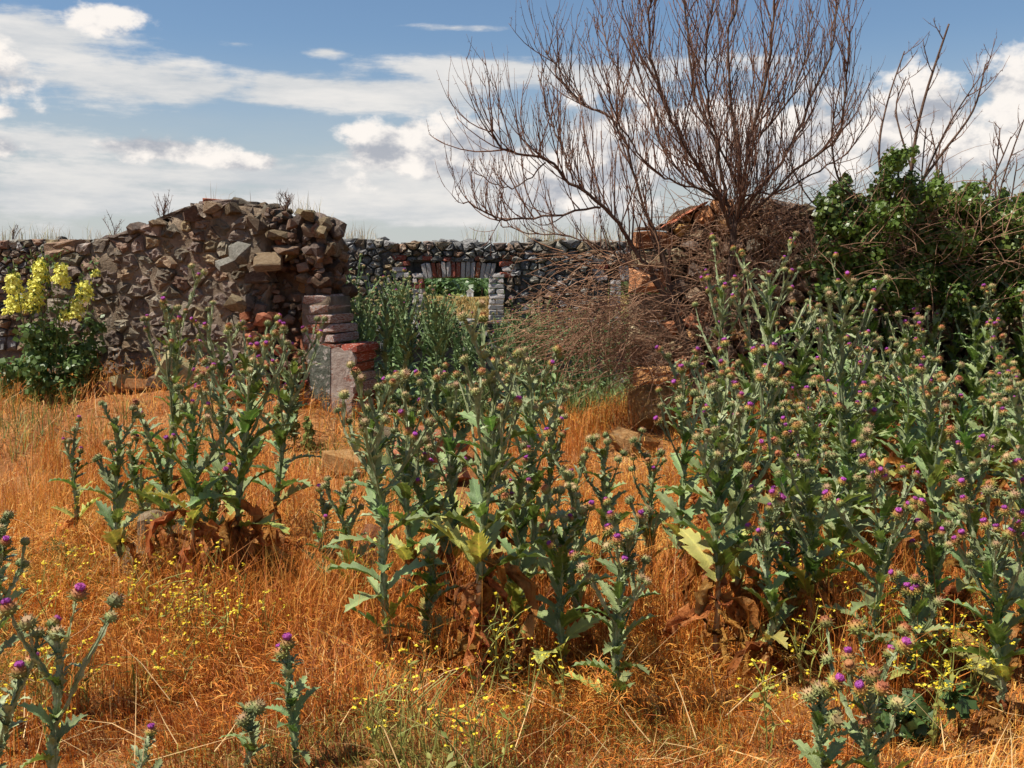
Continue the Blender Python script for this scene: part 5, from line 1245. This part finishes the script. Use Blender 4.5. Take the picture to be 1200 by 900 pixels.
# ------------------------------------------------------------------ yellow flowering plant, mustards, small weeds
def snapdragon():
    rng = random.Random(91); b = onground(62, 452); b.y = 10.0; b.x = at(62, 400, 10.0).x; b.z = gz(b.x, b.y)
    root = thing('flowering_plant', 'clump of tall pale yellow flower spikes over dark leaves before the far left wall', 'flowering plant', b)
    sc = FPX / b.y
    def W_(px, py): return at(px, py, b.y) - b
    mf = MB()
    for px, y0, y1, wd, topy in [(25, 322, 342, 10, 306), (20, 346, 366, 13, 340), (30, 350, 366, 8, 330), (45, 330, 356, 12, 318), (55, 305, 330, 9, 290), (80, 311, 335, 10, 296), (99, 331, 352, 10, 318), (96, 352, 372, 8, 335), (82, 364, 374, 5, 350), (38, 300, 312, 0, 292), (105, 318, 322, 4, 302), (68, 330, 332, 0, 300)]:
        top = W_(px, topy); dy = rng.uniform(-.2, .2); top.y += dy
        foot = Vector((rng.uniform(-.2, .2), dy * .6, -.05)); path = smooth_path([foot, foot.lerp(top, .5) + Vector((rng.gauss(0, .03), 0, .05)), top], 6)
        ms = MB(); tube(ms, path, [.007 - .004 * i / (len(path) - 1) for i in range(len(path))], 4)
        st = ob('stem', ms.mesh('stem', MT['weed'], True), root)
        for i in range(70):                   # leaves along the stem
            t = rng.uniform(.15, .95); p = path[min(len(path) - 1, int(t * len(path)))]; leafquad(mf, rng, p + Vector((rng.gauss(0, .035), rng.gauss(0, .035), rng.gauss(0, .02))), Vector((rng.gauss(0, 1), rng.gauss(0, 1), .6)), rng.uniform(.025, .06), 0, .3)
        if wd:
            mp = MB(); c0, c1 = W_(px, y1), W_(px, y0)
            n = int(24 + (y1 - y0) * wd * .2)
            for i in range(n):
                t = rng.random(); a = rng.uniform(0, 6.28); r = 1.3 * wd / sc * (1 - .35 * t) * rng.uniform(.45, 1); p = c0.lerp(c1, t) + Vector((math.cos(a) * r * .9, math.sin(a) * r * .9 + dy, 0))
                for k in range(5):
                    aa = k * 1.257 + a; q = p + Vector((math.cos(aa), math.sin(aa) * .6, math.sin(aa))) * .010
                    leafquad(mp, rng, q, Vector((math.cos(a) + rng.gauss(0, .5), math.sin(a) + rng.gauss(0, .5), .5 + rng.gauss(0, .4))), .029, 0, .5)
            ob('flower_spike', mp.mesh('flower_spike', MT['snap']), st)
    for i in range(34):
        clump(mf, rng, (rng.gauss(0, .24), rng.gauss(0, .2), abs(rng.gauss(.22, .18))), (.13, .13, .12), 70, .06, .4)
    tag(ob('foliage', mf.mesh('foliage', MT['weed_dark']), root), kind='stuff')
snapdragon()

def small_plants():
    rng = random.Random(95)
    def mustard(b, H, lab, grp, nfl, seed):
        r = random.Random(seed); root = thing('wild_mustard', lab, 'wildflower', b, grp); ms = MB(); mf = MB()
        for s in range(r.randint(2, 4)):
            a = r.uniform(0, 6.28); d = Vector((math.cos(a) * .35, math.sin(a) * .35, 1)); pts = [Vector((0, 0, -.02)), d * H * .4 + Vector((r.gauss(0, .02), 0, 0)), d * H * .75 + Vector((r.gauss(0, .03), r.gauss(0, .03), .03))]
            lp = smooth_path(pts, 4); tube(ms, lp, [.0035 - .0018 * i / (len(lp) - 1) for i in range(len(lp))], 3)
            for k in range(5):
                q = lp[r.randrange(3, len(lp))]; e = q + Vector((r.gauss(0, .07), r.gauss(0, .07), r.uniform(.03, .14))) * (H / .4); tube(ms, [q, q.lerp(e, .5) + Vector((0, 0, .008)), e], .0016, 3)
                for f in range(nfl):
                    c = e + Vector((r.gauss(0, .012), r.gauss(0, .012), r.gauss(0, .008)))
                    for z in range(4):
                        aa = z * 1.571 + r.random(); leafquad(mf, r, c + Vector((math.cos(aa), math.sin(aa), 0)) * .002, Vector((r.gauss(0, .5), r.gauss(0, .5), 1)), .0105, 0, .55)
            for k in range(6):
                q = lp[r.randrange(1, len(lp) - 1)]; leafquad(ms, r, q, Vector((r.gauss(0, 1), r.gauss(0, 1), 1)), r.uniform(.02, .05), 0, .22)
        ob('stem', ms.mesh('stem', MT['mustard']), root); tag(ob('flowers', mf.mesh('flowers', MT['yellow']), root), kind='stuff')
    zones = [('one of the small yellow wild mustards misting the lower left grass', 'wild mustards in the lower left grass', 60, 330, 670, 850, 16, 2),
             ('one of the sparse yellow mustards along the bottom middle of the grass', 'wild mustards along the bottom middle', 400, 700, 800, 930, 9, 1),
             ('one of the yellow mustards among the front thistles on the right', 'wild mustards among right front thistles', 880, 1190, 720, 900, 17, 2),
             ('one of the stray yellow mustards under the middle thistles', 'wild mustards under the middle thistles', 420, 700, 640, 770, 5, 1),
             ('one of the yellow mustards along the left edge of the grass', 'wild mustards at the left edge', 0, 140, 600, 900, 6, 2)]
    sd = 0
    for lab, grp, x0, x1, y0, y1, n, nf in zones:
        for i in range(n):
            sd += 1; b = onground(rng.uniform(x0, x1), rng.uniform(y0, y1)); mustard(b, rng.uniform(.22, .40), lab, grp, nf, sd)
    # dock spires beside the jamb
    for px, py, h, lab in [(345, 510, .42, 'narrow yellow-green dock spire at the foot of the brick jamb'), (327, 512, .38, 'left one of the two dock spires beside the brick jamb'), (362, 515, .26, 'short dock spire touching the mossy plaster of the jamb')]:
        b = onground(px, py + 18); root = thing('dock_plant', lab, 'weed', b); mb = MB(); ms = MB(); tube(ms, [Vector((0, 0, 0)), Vector((0, 0, h * 1.2))], [.006, .003], 4)
        for i in range(9): clump(mb, rng, (rng.gauss(0, .012), rng.gauss(0, .012), h * (.25 + i * .1)), (.055 - .004 * i, .05, .05), 40, .032)
        ob('stem', ms.mesh('stem', MT['mustard']), root); tag(ob('foliage', mb.mesh('foliage', MT['weed']), root), kind='stuff')
    # low leafy weeds
    for px, py, r_, lab in [(45, 450, .22, 'dark leafy weed at the left below the yellow flower spikes'), (20, 430, .2, 'green weed at the far left edge beneath the yellow flowers'), (105, 455, .14, 'small green weed right of the yellow flower clump'), (165, 620, .16, 'green weed among left thistle feet'),
                            (660, 465, .22, 'yellow-green weed patch right of the doorway thistles'), (630, 480, .2, 'low green weed before the doorway thistles'), (205, 450, .16, 'mossy weed growing between the lichened rocks'), (140, 425, .14, 'small weed sprouting beside the leftmost lichened rock'), (500, 620, .16, 'green weed low among the middle thistles'), (60, 665, .15, 'small grey-green weed in the left grass'), (1090, 870, .18, 'feathery green weed at the bottom right')]:
        b = onground(px, py); root = thing('leafy_weed', lab, 'weed', b); mb = MB(); ms = MB()
        for i in range(6):
            c = Vector((rng.gauss(0, r_ * .5), rng.gauss(0, r_ * .4), r_ * rng.uniform(.3, .9))); clump(mb, rng, c, (r_ * .4, r_ * .4, r_ * .4), 45, .045, .5); tube(ms, [Vector((0, 0, -.02)), c], .004, 3)
        ob('stem', ms.mesh('stem', MT['weed']), root); tag(ob('foliage', mb.mesh('foliage', MT['weed'] if 'yellow' in lab or 'mossy' in lab else MT['bushleaf']), root), kind='stuff')
    # dead weeds on the wall tops
    B, ud, nd, top, uend = LW
    for px, py, h, n, lab in [(181, 258, .27, 9, 'small dry bush rooted in the step of the brown wall top'), (123, 282, .24, 4, 'single dry stalk standing on the low left end of the brown wall'), (325, 242, .16, 9, 'dry tuft on the right shoulder of the brown wall top')]:
        d = ray(px, py); t = (B - Vector((0, 0, EYE))).dot(nd) / d.dot(nd); p = Vector((0, 0, EYE)) + d * t - nd * .15; p.z = top((p - B).dot(ud)) - .03
        root = thing('dead_weed', lab, 'dead plant', p)
        for i in range(n):
            e = Vector((rng.gauss(0, .35), rng.gauss(0, .2), 1)).normalized() * h * rng.uniform(.6, 1.1); pts = smooth_path([Vector((0, 0, 0)), e * .5 + Vector((rng.gauss(0, .02), 0, 0)), e], 3)
            mb = MB(); rad = [.005 - .003 * k / (len(pts) - 1) for k in range(len(pts))]; tube(mb, pts, rad, 3); shoots(mb, rng, pts, rad, 5, .04, .13, .3, .7, 1, .8, .0025); ob('stem', mb.mesh('stem', MT['twig']), root)
    p = at(14, 284, 16.1); root = thing('dead_weed', 'dry branching weed on the grey wall above the yellow flowers', 'dead plant', p)
    for i in range(5):
        e = Vector((rng.gauss(.3, .3), 0, 1)).normalized() * .3 * rng.uniform(.6, 1.1); mb = MB(); pts = [Vector((0, 0, -.03)), e * .5, e]; tube(mb, pts, .005, 3); shoots(mb, rng, pts, [.005] * 3, 4, .04, .14, .3, .5, 1, .8, .003); ob('stem', mb.mesh('stem', MT['twig']), root)
    # arching dry grass stalks in front of the jamb
    b = onground(392, 520); root = thing('dry_grass_tuft', 'few long arching straw stalks in front of the brick jamb', 'grass tuft', b)
    for ex, ey in [(-.28, .12), (-.1, .30), (.05, .34), (.14, .36), (.2, .2), (-.18, .24)]:
        mb = MB(); tip = Vector((ex, -.1, ey)); tube(mb, smooth_path([Vector((0, 0, -.02)), Vector((ex * .3, -.04, ey * .75)), Vector((ex * .75, -.08, ey * 1.12)), tip], 4), .0026, 3); ob('stalk', mb.mesh('stalk', MT['stalk']), root)
small_plants()
